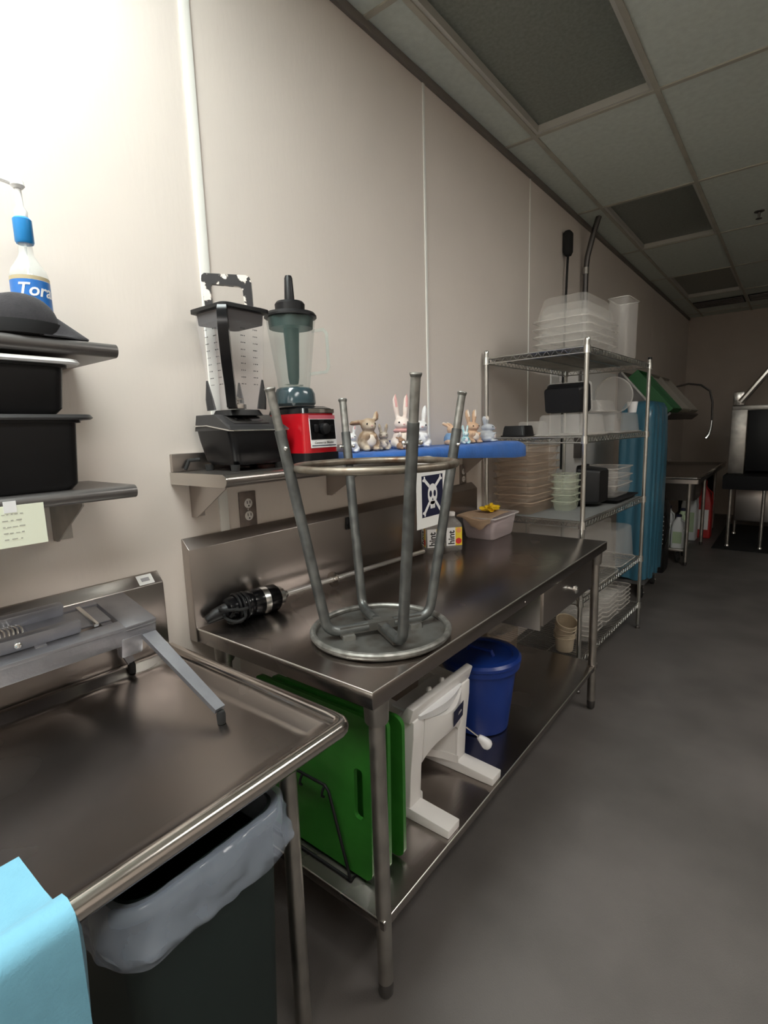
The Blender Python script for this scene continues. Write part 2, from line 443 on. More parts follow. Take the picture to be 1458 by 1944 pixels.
part('nozzle', MB().cyl((1.125, 5.34, ZC - .01), (1.125, 5.34, ZC - .05), 0.010, 0.008, 10).lathe([(0.004, -0.05), (0.022, -0.055), (0.022, -0.058), (0.002, -0.062)], 12, (1.125, 5.34, ZC)), 'steel_dark', t)
for (cx, lb) in ((0.51, 'black slotted air vent in the ceiling by the left wall, near the end wall'), (1.14, 'black slotted air vent in the ceiling by the end wall, right one')):
    t = thing('air_vent', lb, 'vent', (cx, 8.95, ZC - .01))
    part('backing', MB().box((cx - .29, 8.62, ZC - .012), (cx + .29, 9.1, ZC - .008)), 'mat_black', t)
    for k in range(5):
        part('louver', MB().box((cx - .28, 8.66 + k * .09, ZC - .022), (cx + .28, 8.69 + k * .09, ZC - .012)), 'steel_dark', t)

# ================================================================== WORK TABLE
X0, X1, Y0, Y1, ZT = 0.042, 0.755, 0.852, 2.757, 0.903
wt = thing('work_table', 'long stainless steel work table with backsplash, drawer and lower shelf', 'table', (0.4, 1.8, 0))
part('tabletop', MB().box((X0 - .03, Y0, ZT - .045), (X1, Y1, ZT), 0.0035, 2), 'steel_top', wt)
part('edge_highlight', MB().tube([(0.045, Y0 + .0028, ZT - .0028), (X1 - .0028, Y0 + .0028, ZT - .0028), (X1 - .0028, Y1 - .01, ZT - .0028)], 0.0032, 8), 'edge_highlight_metal', wt)  # added thin tube, draws the bright highlight line of the table edge
bs = [(0.002, ZT - .045), (0.042, ZT - .045), (0.042, 1.155), (0.008, 1.187), (0.002, 1.187)]
part('backsplash', MB().prism(bs, 1, Y0 - .004, Y1 - .06, 0.002), 'steel', wt)
for (lx, ly) in ((0.72, 0.905), (0.72, 2.685), (0.10, 0.905), (0.10, 2.685)):
    l = part('leg', MB().lathe([(0.0205, 0.05), (0.0205, 0.80)], 20, (lx, ly, 0)), 'steel_dull', wt)
    part('gusset', MB().lathe([(0.027, 0.795), (0.030, 0.80), (0.032, 0.857)], 20, (lx, ly, 0)), 'steel_dull', l)
    part('bullet_foot', MB().lathe([(0.012, 0.0), (0.019, 0.012), (0.021, 0.04), (0.018, 0.055)], 16, (lx, ly, 0)), 'steel_dark', l)
us = part('undershelf', MB().box((0.06, 0.885, 0.222), (0.737, 2.72, 0.25), 0.003), 'steel_top', wt)
part('edge_highlight', MB().tube([(0.065, 0.887, 0.248), (0.735, 0.887, 0.248), (0.735, 2.718, 0.248)], 0.0026, 8), 'edge_highlight_metal', us)  # added tube again, for the highlight line on the undershelf edge
dr = part('drawer', MB().box((0.30, 1.93, 0.722), (0.728, 2.52, 0.85), 0.003), 'steel_dark', wt)
part('drawer_front', MB().box((0.728, 1.915, 0.715), (0.748, 2.535, 0.853), 0.003), 'steel', dr)
part('drawer_knob', MB().lathe([(0.008, 0), (0.007, 0.012), (0.017, 0.017), (0.019, 0.026), (0.012, 0.033), (0.002, 0.034)], 16, (0.748, 2.225, 0.79), M=Matrix.Rotation(PI / 2, 4, 'Y')), 'chrome', dr)
for y in (1.90, 2.535): part('drawer_bracket', MB().box((0.55, y, 0.70), (0.74, y + .015, 0.855)), 'steel_edge', wt)
for y in (1.72,):
    part('bolt', MB().lathe([(0.003, 0), (0.003, 0.001), (0.001, 0.0015)], 8, (X1, y, ZT - .03), M=Matrix.Rotation(PI / 2, 4, 'Y')), 'chrome', wt)
hk = thing('cord_clip', 'small black clip hanging on the table backsplash behind the stool', 'clip', (0.046, 1.573, 1.12))
part('pad', MB().box((0.0425, 1.558, 1.10), (0.05, 1.588, 1.15), 0.002), 'black_plastic', hk)
part('jaw', MB().box((0.05, 1.562, 1.105), (0.066, 1.584, 1.125), 0.003), 'black_plastic', hk)

# ================================================================== DRAINBOARD TABLE (left)
db = thing('drainboard_table', 'stainless steel drainboard with rolled rim at lower left', 'table', (0.38, 0.0, 0))
R0 = [(0.066, -1.2, 0.842), (0.70, -1.2, 0.842), (0.70, 0.718, 0.842), (0.066, 0.718, 0.842)]
def rect(x0, x1, y0, y1, z, r): return rr((x0 + x1) / 2, (y0 + y1) / 2, (x1 - x0) / 2, (y1 - y0) / 2, r, z, 4)
mb = MB()
mb.loft([rect(0.06, 0.70, -1.2, 0.71, 0.832, 0.02), rect(0.03, 0.750, -1.2, 0.762, 0.856, 0.02), rect(0.03, 0.752, -1.2, 0.762, 0.868, 0.02), rect(0.04, 0.745, -1.2, 0.752, 0.872, 0.02),
         rect(0.052, 0.725, -1.2, 0.735, 0.866, 0.03), rect(0.064, 0.705, -1.2, 0.716, 0.848, 0.03), rect(0.08, 0.688, -1.18, 0.70, 0.842, 0.03)], True, True)
part('basin_top', mb, 'steel_top', db, sharp=50)
rim = [(0.752, -1.2, 0.868), (0.752, 0.735, 0.868)] + [(0.727 + 0.025 * math.cos(a), 0.735 + 0.025 * math.sin(a), 0.868) for a in [math.radians(20 * k) for k in range(1, 5)]] + [(0.70, 0.762, 0.868), (0.035, 0.762, 0.868)]
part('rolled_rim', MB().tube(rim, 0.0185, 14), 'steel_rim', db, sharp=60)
bs2 = [(0.002, 0.83), (0.034, 0.83), (0.034, 1.078), (0.006, 1.108), (0.002, 1.108)]
part('backsplash', MB().prism(bs2, 1, -1.2, 0.762, 0.003), 'steel', db)
part('sticker', MB().box((0.0, -0.016, 0), (0.045, 0.016, 0.0012)).xf(frame((0.0215, 0.692, 1.0935), (0, 1, 0), (-0.028, 0, 0.030))), 'paper', db)
part('sticker_print', MB().box((0.010, -0.006, 0.0012), (0.034, 0.006, 0.0016)).xf(frame((0.0215, 0.692, 1.0935), (0, 1, 0), (-0.028, 0, 0.030))), 'print_grey', db)
for (lx, ly) in ((0.615, 0.705), (0.615, -0.9), (0.10, -0.9)):
    l = part('leg', MB().lathe([(0.0205, 0.04), (0.0205, 0.82)], 18, (lx, ly, 0)), 'steel_dull', db)
    part('gusset', MB().lathe([(0.026, 0.785), (0.03, 0.835)], 18, (lx, ly, 0)), 'steel_dull', l)
    part('bullet_foot', MB().lathe([(0.012, 0.0), (0.02, 0.02), (0.018, 0.045)], 14, (lx, ly, 0)), 'steel_dark', l)
for y in (0.64, 0.55):
    part('bolt', MB().lathe([(0.008, 0), (0.008, -0.014), (0.003, -0.018)], 10, (0.69, y, 0.835)), 'steel_dark', db)
# ================================================================== BIN AND BAG UNDER THE DRAINBOARD
tc = thing('trash_can', 'dark green rectangular trash can under the drainboard with a plastic liner', 'trash can', (0.60, 0.46, 0))
mb = MB()
def rrect(x0, x1, y0, y1, z, r): return rr((x0 + x1) / 2, (y0 + y1) / 2, (x1 - x0) / 2, (y1 - y0) / 2, r, z, 5)
mb.loft([rrect(0.395, 0.685, 0.345, 0.60, 0.0, 0.03), rrect(0.39, 0.69, 0.34, 0.605, 0.02, 0.04), rrect(0.37, 0.712, 0.315, 0.632, 0.735, 0.05),
         rrect(0.36, 0.722, 0.305, 0.642, 0.74, 0.055), rrect(0.36, 0.722, 0.305, 0.642, 0.765, 0.055), rrect(0.376, 0.706, 0.321, 0.626, 0.765, 0.05),
         rrect(0.39, 0.69, 0.34, 0.605, 0.4, 0.04)], True, True)
part('can_body', mb, 'can_green', tc)
mb = MB(); rings = []
N = 120
random.seed(3)
ph = [random.uniform(0, 6.28) for _ in range(6)]
def wav(i, k): return math.sin(5 * i / N * 6.283 + ph[k % 6]) * 0.5 + math.sin(13 * i / N * 6.283 + ph[(k + 2) % 6]) * 0.3 + math.sin(29 * i / N * 6.283 + ph[(k + 1) % 6]) * 0.35
def bagring(off, z, k, amp, zamp=0.0):
    base = even(rr(0.541, 0.4735, 0.181 + off, 0.1685 + off, 0.055 + off, z, 8), N)
    out = []
    for i, p in enumerate(base):
        d = Vector((p[0] - 0.541, p[1] - 0.4735, 0)).normalized()
        w = wav(i, k)
        out.append((p[0] + d.x * amp * w, p[1] + d.y * amp * w, p[2] + zamp * wav(i, k + 1)))
    return out
for off, z, k, amp, za in ((-0.03, 0.70, 0, 0.002, 0), (-0.018, 0.76, 1, 0.002, 0), (-0.004, 0.774, 1, 0.002, 0.001), (0.010, 0.772, 2, 0.003, 0.001), (0.016, 0.745, 3, 0.008, 0.001),
                           (0.020, 0.72, 4, 0.013, 0.002), (0.020, 0.70, 0, 0.010, 0.002), (0.022, 0.69, 5, 0.010, 0.003), (0.018, 0.675, 1, 0.007, 0.003), (0.010, 0.664, 2, 0.005, 0.003)):
    rings.append(bagring(off, z, k, amp, za))
mb.loft(rings, False, False)
part('liner_bag', mb, 'bag', tc, sharp=80, label='crumpled translucent liner bag folded over the rim')

tc.location.y -= 0.025

# ================================================================== BLUE TOWEL
mb = MB(); rings = []
prof = [(0.555, 0.8445), (0.60, 0.8455), (0.66, 0.8465), (0.695, 0.850), (0.72, 0.868), (0.737, 0.886), (0.757, 0.891), (0.774, 0.882), (0.780, 0.862), (0.781, 0.82), (0.781, 0.74), (0.782, 0.66), (0.783, 0.58)]
for k in range(15):
    y = -0.30 + 0.505 * k / 14
    ring = []
    for n_, (x, z) in enumerate(prof):
        yy = y + (0.006 * math.sin(n_ * 0.9) if k == 14 else 0) - (0.012 if (k == 14 and n_ < 3) else 0)
        ring.append((x + 0.0012 * math.sin(k * 1.9 + n_), yy, z))
    for n_, (x, z) in reversed(list(enumerate(prof))):
        ring.append((x + (0.004 if n_ > 6 else 0) * 1.0, y, z + (0.0045 if n_ < 9 else 0)))
    rings.append(ring)
mb.loft(rings, True, True)
solo('towel', mb, 'towel', 'light blue towel draped over the drainboard rim at lower left', 'towel', (0.7, -0.05, 0.845), sharp=60)

# ================================================================== TOMATO SLICER
sl = thing('vegetable_slicer', 'grey cast aluminium vegetable slicer standing on the drainboard', 'slicer', (0.2, 0.45, 0.842))
def SP(u, v, w):
    """slicer frame coordinates: u from back (0) to front (0.17), v along y, w up; the bed leans to the front"""
    a = math.radians(-13)
    return (0.052 + u * math.cos(a) - w * math.sin(a) * -1 * -1, v, 1.083 + u * math.sin(a) + w * math.cos(a))
def sbox(mb, u0, v0, w0, u1, v1, w1, bev=0.003):
    t_ = MB().box((u0, v0, w0), (u1, v1, w1), bev); t_.v = [SP(*p) for p in t_.v]; mb.v, off = mb.v, len(mb.v)
    mb.v += t_.v; mb.f += [[i + off for i in f] for f in t_.f]; return mb
part('front_rail', sbox(sbox(MB(), 0.145, -0.08, -0.052, 0.175, 0.635, -0.008), 0.135, -0.08, -0.012, 0.175, 0.635, 0.0), 'aluminium', sl)
part('back_rail', sbox(MB(), 0.0, -0.08, -0.045, 0.024, 0.585, 0.0), 'aluminium', sl)
part('end_rail', sbox(sbox(MB(), 0.0, 0.555, -0.018, 0.175, 0.635, 0.001), 0.012, 0.60, -0.05, 0.16, 0.632, -0.015), 'aluminium', sl)
part('cross_rail', sbox(MB(), 0.02, 0.37, -0.03, 0.15, 0.395, 0.003), 'aluminium', sl)
part('lug', sbox(MB(), 0.150, 0.545, -0.085, 0.178, 0.60, -0.03, 0.006), 'aluminium', sl)
pb = part('pusher_carriage', sbox(sbox(sbox(MB(), 0.022, -0.05, 0.0, 0.045, 0.47, 0.034, 0.006), 0.120, -0.05, 0.0, 0.142, 0.47, 0.034, 0.006), 0.03, -0.05, 0.0, 0.13, 0.22, 0.03, 0.006), 'aluminium', sl)
for v in (0.33, 0.40):
    mb = MB().ell((0, 0, 0), (0.008, 0.004, 0.008), 12, 8); mb.v = [tuple(Vector(SP(0.145, v - 0.06, 0.018)) + Vector((p[1], p[0], p[2]))) for p in mb.v]
    part('screw', mb, 'chrome', pb)
mb = MB()
for k in range(15):
    v = 0.235 + k * 0.0085
    pts = [SP(0.045 + 0.075 * q / 8, v + 0.012 * math.sin(PI * q / 8), 0.012 + 0.012 * math.sin(PI * q / 8)) for q in range(9)]
    mb.tube(pts, 0.0022, 6)
part('blade_ribs', mb, 'chrome', pb)
part('guide_plate', sbox(MB(), 0.04, 0.38, -0.002, 0.125, 0.545, 0.004, 0.002), 'aluminium', sl)
part('guide_strip', sbox(MB(), 0.03, 0.50, 0.0, 0.135, 0.512, 0.009, 0.002), 'chrome', sl)
def leg_bar(p0, p1, w0, w1, th):
    p0 = Vector(p0); p1 = Vector(p1); d = (p1 - p0).normalized(); s = Vector((0, 1, 0)); s = (s - d * s.dot(d)).normalized(); n = d.cross(s)
    rings = [[p + s * w * a + n * th * b for a, b in ((-1, -1), (1, -1), (1, 1), (-1, 1))] for p, w in ((p0, w0), (p0.lerp(p1, .5), (w0 + w1) / 2), (p1, w1))]
    return MB().loft(rings)
for (a, b, w0) in (((0.205, 0.615, 1.008), (0.478, 0.632, 0.876), 0.018), ((0.075, 0.565, 1.04), (0.058, 0.632, 0.882), 0.014), ((0.205, -0.02, 1.008), (0.478, -0.04, 0.876), 0.018)):
    l = part('leg', leg_bar(a, b, w0, w0 * 0.72, 0.006), 'aluminium', sl)
    part('rubber_foot', MB().lathe([(0.0095, 0.0), (0.0105, 0.022), (0.008, 0.030)], 12, (b[0] + 0.003, b[1], 0.843 + (0.008 if b[0] < 0.1 else 0))), 'black_rubber', l)

# ================================================================== LEFT WALL SHELVES
def bull_shelf(name, label, ya, yb, xd, zt, th, m, endcap=None, lip=0.0, bracket_y=(), bh=0.13, bd=0.17, bm='steel'):
    t = thing(name, label, 'shelf', (xd / 2, (ya + yb) / 2, zt - th))
    r = th / 2
    prof = [(0.002, zt - th), (xd - r, zt - th)] + arc((xd - r, zt - r), r, -80, 80, 8) + [(xd - r, zt), (0.002, zt)]
    part('shelf_board', MB().prism(prof, 1, ya, yb, 0), m, t)
    if endcap:
        e = [(x, z) for x, z in prof]
        part('end_cap', MB().prism(e, 1, ya - 0.003, ya, 0), endcap, t)
    if lip:
        part('back_lip', MB().box((0.002, ya, zt), (0.016, yb, zt + lip), 0.003), m, t)
    for y in bracket_y:
        b = part('bracket', MB().prism([(0.004, zt - th), (bd, zt - th), (bd, zt - th - .012), (0.028, zt - th - bh), (0.004, zt - th - bh)], 1, y, y + 0.004), bm, t)
        part('wall_flange', MB().box((0.001, y, zt - th - bh), (0.005, y + 0.045, zt - th)), bm, b)
        part('screw', MB().ell((0.006, y + .024, zt - th - bh + .025), (0.003, 0.006, 0.006), 10, 6), 'steel_dark', b)
    return t
bull_shelf('wall_shelf', 'lower left grey wall shelf holding the black bins', -0.7, 0.60, 0.265, 1.392, 0.03, 'shelf_grey', bracket_y=(0.50, -0.4), bh=0.115, bd=0.20, bm='steel_dull')
bull_shelf('wall_shelf', 'upper left grey wall shelf holding the black cap and syrup bottle', -0.7, 0.592, 0.26, 1.712, 0.03, 'shelf_grey', bracket_y=(-0.4,))
n = thing('paper_note', 'pale green paper note with pencil lines hanging under the lower left shelf', 'paper', (0.272, 0.33, 1.29))
part('sheet', MB().box((0.2665, 0.20, 1.293), (0.2675, 0.400, 1.376)), 'paper_note', n)
part('tape', MB().box((0.2672, 0.330, 1.362), (0.2682, 0.352, 1.385)), 'print_white', n)
mb = MB()
random.seed(5)
for k in range(5):
    y = 0.325
    while y < 0.36:
        w = random.uniform(0.003, 0.010); mb.box((0.2675, y, 1.308 + k * 0.0125), (0.2678, y + w, 1.3095 + k * 0.0125 + random.uniform(0, 0.001))); y += w + random.uniform(0.002, 0.006)
part('pencil_lines', mb, 'pencil', n)
def food_bin(name, label, cx, cy, hw, hl, z, h, lidm, group=None):
    t = thing(name, label, 'bin', (cx, cy, z), group=group)
    mb = MB(); shell_pan(mb, (cx, cy, z), hw, hl, h, 0.95, 0.025, 0.008, inner=True)
    part('bin_body', mb, 'black_plastic', t)
    mb = MB().loft([rr(cx, cy, hw + .018, hl + .026, 0.03, z + h), rr(cx, cy, hw + .022, hl + .031, 0.032, z + h + .004), rr(cx, cy, hw + .018, hl + .026, 0.03, z + h + .011), rr(cx, cy, hw - .01, hl - .01, 0.02, z + h + .012)])
    part('lid', mb, lidm, t)
    return t
food_bin('food_bin', 'black plastic bin with dark lid standing on the lower left shelf', 0.135, 0.335, 0.105, 0.165, 1.393, 0.151, 'smoke_grey', 'black bins on the left shelf')
food_bin('food_bin', 'smaller black plastic bin with white lid stacked on top of another bin', 0.135, 0.330, 0.10, 0.158, 1.5575, 0.103, 'white_gloss', 'black bins on the left shelf')

# cap on the upper shelf
cp = thing('cap', 'black fabric cap with brim lying on the upper left shelf', 'cap', (0.17, 0.43, 1.713))
mb = MB(); rings = []
for k in range(9):
    a = PI / 2 * k / 8
    rad = math.cos(a) ** 0.8; z = 1.716 + 0.085 * math.sin(a) ** 0.9
    rings.append([(0.203 + 0.056 * rad * math.cos(2 * PI * i / 28), 0.425 + 0.074 * rad * math.sin(2 * PI * i / 28), z) for i in range(28)])
mb.loft(rings, True, True)
part('crown', mb, 'fabric_black', cp, sharp=80)
mb = MB(); top = []; bot = []
for i in range(13):
    t_ = i / 12
    row = []; 
    for j in range(15):
        s_ = j / 14 * 2 - 1
        a = s_ * 1.25
        rin = 0.050; rout = 0.080 + 0.072 * math.cos(a * 0.9) ** 0.8
        r_ = rin + (rout - rin) * t_
        y = 0.412 + r_ * math.cos(a) * 0.92; x = 0.205 + r_ * math.sin(a) * 0.48
        z = 1.782 - 0.060 * t_ - 0.022 * abs(s_) ** 2
        row.append((x, y, max(z, 1.7165)))
    top.append(row)
vs = [p for r_ in top for p in r_]; nv = len(vs); vs += [(p[0], p[1], p[2] - .003) for p in vs]
fs = []
for i in range(12):
    for j in range(14):
        a = i * 15 + j; q = [a, a + 1, a + 16, a + 15]
        fs.append(q); fs.append([k + nv for k in q[::-1]])
edge = [j for j in range(15)] + [i * 15 + 14 for i in range(1, 13)] + [12 * 15 + j for j in range(13, -1, -1)] + [i * 15 for i in range(11, 0, -1)]
for a, b in zip(edge, edge[1:] + edge[:1]): fs.append([a, b, b + nv, a + nv])
mb.raw(vs, fs)
part('brim', mb, 'fabric_black', cp, sharp=60)
part('band', MB().lathe([(0.0835, 0), (0.0845, 0.012), (0.083, 0.026)], 28, (0.203, 0.425, 1.716), M=Matrix.Diagonal((0.68, 0.905, 1, 1)), cap0=False, cap1=False), 'black_matte', cp)

# syrup bottle with pump
sb = thing('syrup_bottle', 'clear syrup bottle with blue label and blue collared white pump', 'bottle', (0.10, 0.487, 1.712))
bc = (0.10, 0.487, 1.712)
part('bottle_body', MB().lathe([(0.034, 0.0), (0.038, 0.006), (0.038, 0.150), (0.034, 0.166), (0.020, 0.188), (0.0145, 0.20), (0.0135, 0.222)], 28, bc), 'bottle_clear', sb)
lab = part('label', MB().lathe([(0.0386, 0.070), (0.0386, 0.140)], 28, bc, False, False), 'label_blue', sb)
part('label_band', MB().lathe([(0.0387, 0.1405), (0.0385, 0.1485)], 28, bc, False, False), 'label_gold', lab)
tm = text_mb('Torani', 0.038, 0.25, 0.0002, 0.0006)
aw = math.radians(-45)
tm.v = [(bc[0] + (0.0389 + p[2]) * math.cos(aw + p[0] / 0.0388 - 0.3), bc[1] + (0.0389 + p[2]) * math.sin(aw + p[0] / 0.0388 - 0.3), bc[2] + 0.106 + p[1]) for p in tm.v]
part('label_lettering', tm, 'print_white', lab)
part('collar', MB().lathe([(0.0165, 0.222), (0.0185, 0.226), (0.0185, 0.272), (0.015, 0.276)], 20, bc), 'blue_pump', sb)
part('pump_stem', MB().lathe([(0.012, 0.276), (0.013, 0.29), (0.007, 0.30), (0.006, 0.338)], 14, bc), 'white_pump', sb)
part('pump_head', MB().lathe([(0.009, 0.336), (0.014, 0.342), (0.012, 0.352), (0.003, 0.355)], 14, bc).tube([(0.10, 0.487, 2.057), (0.085, 0.455, 2.066), (0.065, 0.41, 2.078), (0.060, 0.398, 2.072)], [0.007, 0.006, 0.005, 0.004], 10), 'white_pump', sb)
part('dip_tube', MB().cyl((0.10, 0.487, 1.72), (0.10, 0.487, 1.93), 0.003, n=8), 'white_pump', sb)

# ================================================================== WALL SHELF OVER THE WORK TABLE
ws = bull_shelf('wall_shelf', 'stainless wall shelf above the work table holding the two blenders', 0.835, 2.12, 0.285, 1.395, 0.036, 'steel', endcap='steel_edge', lip=0.055, bracket_y=(0.893, 1.50, 2.06), bh=0.11, bd=0.19)
ws2 = bull_shelf('wall_shelf', 'short wall shelf hidden under the end of the blue cloth', 2.135, 2.76, 0.285, 1.395, 0.036, 'steel_dull', bracket_y=(2.60,), bh=0.11, bd=0.15)
def outlet(y, z, label, plate='outlet_plate', w=0.035, h=0.062):
    t = thing('wall_outlet', label, 'outlet', (0.0, y, z))
    part('cover_plate', MB().box((0.0, y - w, z - h), (0.006, y + w, z + h), 0.002), plate, t)
    for dz in (-0.0215, 0.0215):
        s_ = part('receptacle', MB().lathe([(0.0165, 0.0), (0.0165, 0.003), (0.0150, 0.004)], 20, (0.006, y, z + dz), M=Matrix.Rotation(PI / 2, 4, 'Y')), 'outlet_face', t)
        sl_ = MB()
        for dy in (-0.006, 0.006): sl_.box((0.0098, y + dy - .0013, z + dz - .001), (0.0104, y + dy + .0013, z + dz + .009))
        sl_.lathe([(0.0028, 0), (0.0028, 0.0005)], 8, (0.0099, y, z + dz - .0085), M=Matrix.Rotation(PI / 2, 4, 'Y'))
        part('slots', sl_, 'black_matte', s_)
    part('screw', MB().ell((0.0065, y, z), (0.001, 0.003, 0.003), 8, 6), 'chrome', t)
    return t
outlet(1.106, 1.245, 'brown wall outlet with white sockets below the blenders')
outlet(2.60, 1.235, 'dark wall outlet below the blue cloth near the wire rack')

# ================================================================== BLUE CLOTH ON THE SHELF
mb = MB(); rings = []
K = 40
for k in range(K + 1):
    y = 1.335 + (2.785 - 1.335) * k / K
    zb = 1.400 - 0.066 * max(0, min(1, (y - 1.45) / 1.2)) if y > 1.45 else 1.400
    e = min(1.0, max(0.25, min((y - 1.335) / 0.03, (2.785 - y) / 0.05)) ** 0.5)
    w = 0.0015 * math.sin(k * 1.7) + 0.001 * math.sin(k * 0.6)
    zt_ = 1.3965 + 0.026 * e + w
    xf_ = 0.2905 + 0.004 * math.sin(k * 0.9) * 0.5 + 0.001
    ring = [(0.018, y, 1.3965), (0.020, y, 1.3965 + 0.018 * e), (0.06, y, zt_ - .003), (0.16, y, zt_), (0.255, y, zt_), (0.285, y, zt_ - .003), (xf_ + .008, y, zt_ - .014),
            (xf_ + .010, y, min(zb + .012, zt_ - .018)), (xf_ + .006, y, zb), (xf_ - .001, y, zb + .001), (xf_ - .0035, y, 1.392), (0.284, y, 1.3968), (0.10, y, 1.3965)]
    rings.append(ring)
mb.loft(rings, True, True)
solo('blue_cloth', mb, 'blue_cloth', 'bright blue cloth spread over the shelf under the rabbit figurines', 'cloth', (0.15, 2.05, 1.3965), sharp=60)
solo('blue_cloth_flap', MB().box((0.0175, 1.75, 1.405), (0.030, 2.12, 1.455), 0.004), 'blue_lid', 'dark blue cloth flap folded up against the shelf back lip', 'cloth', (0.024, 1.93, 1.405))
# ================================================================== BLACK BLENDER
bb = thing('blender', 'black commercial blender with tall square clear jar', 'blender', (0.125, 1.035, 1.396))
def q4(x0, x1, y0, y1, z, r): return rr((x0 + x1) / 2, (y0 + y1) / 2, (x1 - x0) / 2, (y1 - y0) / 2, r, z, 4)
mb = MB()
mb.loft([q4(0.055, 0.198, 0.970, 1.140, 1.412, 0.02), q4(0.045, 0.208, 0.958, 1.152, 1.425, 0.02), q4(0.035, 0.216, 0.945, 1.160, 1.485, 0.022), q4(0.033, 0.214, 0.940, 1.164, 1.515, 0.022)])
body = part('motor_base', mb, 'charcoal_panel', bb)
mb = MB()   # sloping upper housing: high at the back, falling to the front
v = [(0.034, 0.941, 1.515), (0.214, 0.941, 1.515), (0.214, 1.162, 1.515), (0.034, 1.162, 1.515),
     (0.040, 0.945, 1.562), (0.130, 0.945, 1.562), (0.205, 0.945, 1.527), (0.205, 1.150, 1.527), (0.130, 1.150, 1.562), (0.040, 1.150, 1.562)]
mb.raw(v, [[0, 1, 6, 5, 4], [1, 2, 7, 6], [2, 3, 9, 8, 7], [3, 0, 4, 9], [5, 6, 7, 8], [4, 5, 8, 9], [3, 2, 1, 0]])
part('top_housing', mb, 'smoke_grey', bb, sharp=25)
part('silver_trim', MB().tube([(0.036, 0.9395, 1.530), (0.10, 0.9395, 1.530), (0.205, 0.9395, 1.514), (0.2155, 0.950, 1.513), (0.2155, 1.155, 1.513)], 0.0022, 6), 'chrome', bb)
part('control_panel', MB().box((0, 0, 0), (0.13, 0.05, 0.002), 0.001).xf(frame((0.193, 0.97, 1.5335), (0, 1, 0), (-0.075, 0, 0.035))), 'steel_dark', bb)
part('switch', MB().box((0, 0, 0), (0.03, 0.022, 0.006), 0.002).xf(frame((0.178, 0.99, 1.5415), (0, 1, 0), (-0.075, 0, 0.035))), 'black_gloss', bb)
part('keypad', MB().box((0, 0, 0), (0.04, 0.018, 0.004), 0.001).xf(frame((0.178, 1.045, 1.5415), (0, 1, 0), (-0.075, 0, 0.035))), 'aluminium', bb)
for (x, y) in ((0.06, 0.965), (0.19, 0.965), (0.06, 1.13), (0.19, 1.13)):
    part('foot', MB().lathe([(0.012, 0.0), (0.014, 0.018)], 12, (x, y, 1.3955)), 'black_rubber', bb)
part('cable_stub', MB().tube([(0.05, 0.94, 1.43), (0.03, 0.915, 1.428), (0.03, 0.90, 1.402)], 0.006, 8), 'black_rubber', bb)
part('jar_seat', MB().loft([q4(0.065, 0.185, 0.975, 1.095, 1.558, 0.02), q4(0.07, 0.18, 0.98, 1.09, 1.575, 0.03)]), 'black_plastic', bb)
jc = (0.122, 1.035)
def sq(s, z, r=0.016): return rr(jc[0], jc[1], s, s, min(r, s * .6), z, 4)
jar = part('jar', MB().loft([sq(0.054, 1.578), sq(0.055, 1.605), sq(0.060, 1.640), sq(0.068, 1.72), sq(0.076, 1.858)], True, False), 'jar_clear', bb)
for a in range(4):
    an = math.radians(45 + 90 * a)
    dx, dy = math.cos(an), math.sin(an)
    part('jar_corner_foot', MB().tube([(jc[0] + dx * 0.075, jc[1] + dy * 0.075, 1.577), (jc[0] + dx * 0.079, jc[1] + dy * 0.079, 1.61), (jc[0] + dx * 0.082, jc[1] + dy * 0.082, 1.665)], [0.014, 0.012, 0.003], 8), 'smoke_grey', jar)
part('blade_hub', MB().lathe([(0.03, 1.58), (0.03, 1.592), (0.010, 1.598), (0.008, 1.615), (0.001, 1.618)], 16, (*jc, 0)).box((jc[0] - .03, jc[1] - .006, 1.606), (jc[0] + .03, jc[1] + .006, 1.609)), 'steel_edge', jar)
mb = MB(); random.seed(9)
for k in range(9):
    z = 1.648 + k * 0.0195; s = 0.0605 + (z - 1.64) * 0.0735 + 0.0012
    for c_, dn in ((-0.030, 0), (0.012, 0), (-0.022, 1), (0.022, 1)):
        for q in range(3):
            w = random.uniform(0.002, 0.0045); o_ = c_ + q * 0.006
            if dn == 0: mb.box((jc[0] + o_, jc[1] - s - .0004, z), (jc[0] + o_ + w, jc[1] - s, z + .0026))
            else: mb.box((jc[0] + s, jc[1] + o_, z), (jc[0] + s + .0004, jc[1] + o_ + w, z + .0026))
part('measure_marks', mb, 'print_black', jar)
d = Vector((1, -1, 0)).normalized(); s_ = Vector((1, 1, 0)).normalized(); J = Vector((jc[0], jc[1], 0))
def hring(out, z, w, t_): 
    c = J + d * out + Vector((0, 0, z)); return [c + s_ * w * a + d * t_ * b for a, b in ((-1, -1), (1, -1), (1, 1), (-1, 1))]
part('jar_handle', MB().loft([hring(0.084, 1.580, 0.013, 0.012), hring(0.094, 1.64, 0.014, 0.010), hring(0.116, 1.70, 0.0145, 0.010), hring(0.132, 1.78, 0.0145, 0.010), hring(0.134, 1.838, 0.0135, 0.010), hring(0.126, 1.855, 0.012, 0.010), hring(0.098, 1.862, 0.012, 0.009)]), 'black_gloss', bb, sharp=50)
lid = part('lid', MB().loft([sq(0.080, 1.856, .02), sq(0.086, 1.858, .02), sq(0.086, 1.868, .02), sq(0.076, 1.872, .02), sq(0.05, 1.876, .02)]), 'black_plastic', bb)
part('lid_skirt', MB().loft([sq(0.0705, 1.825), sq(0.073, 1.857)]), 'black_matte', lid)
def hp(u, z): return J + s_ * u + Vector((0, 0, z))
outer = [(-0.068, 1.872), (-0.074, 1.955), (-0.072, 1.966), (-0.064, 1.972), (0.055, 1.966), (0.065, 1.960), (0.069, 1.948), (0.070, 1.872)]
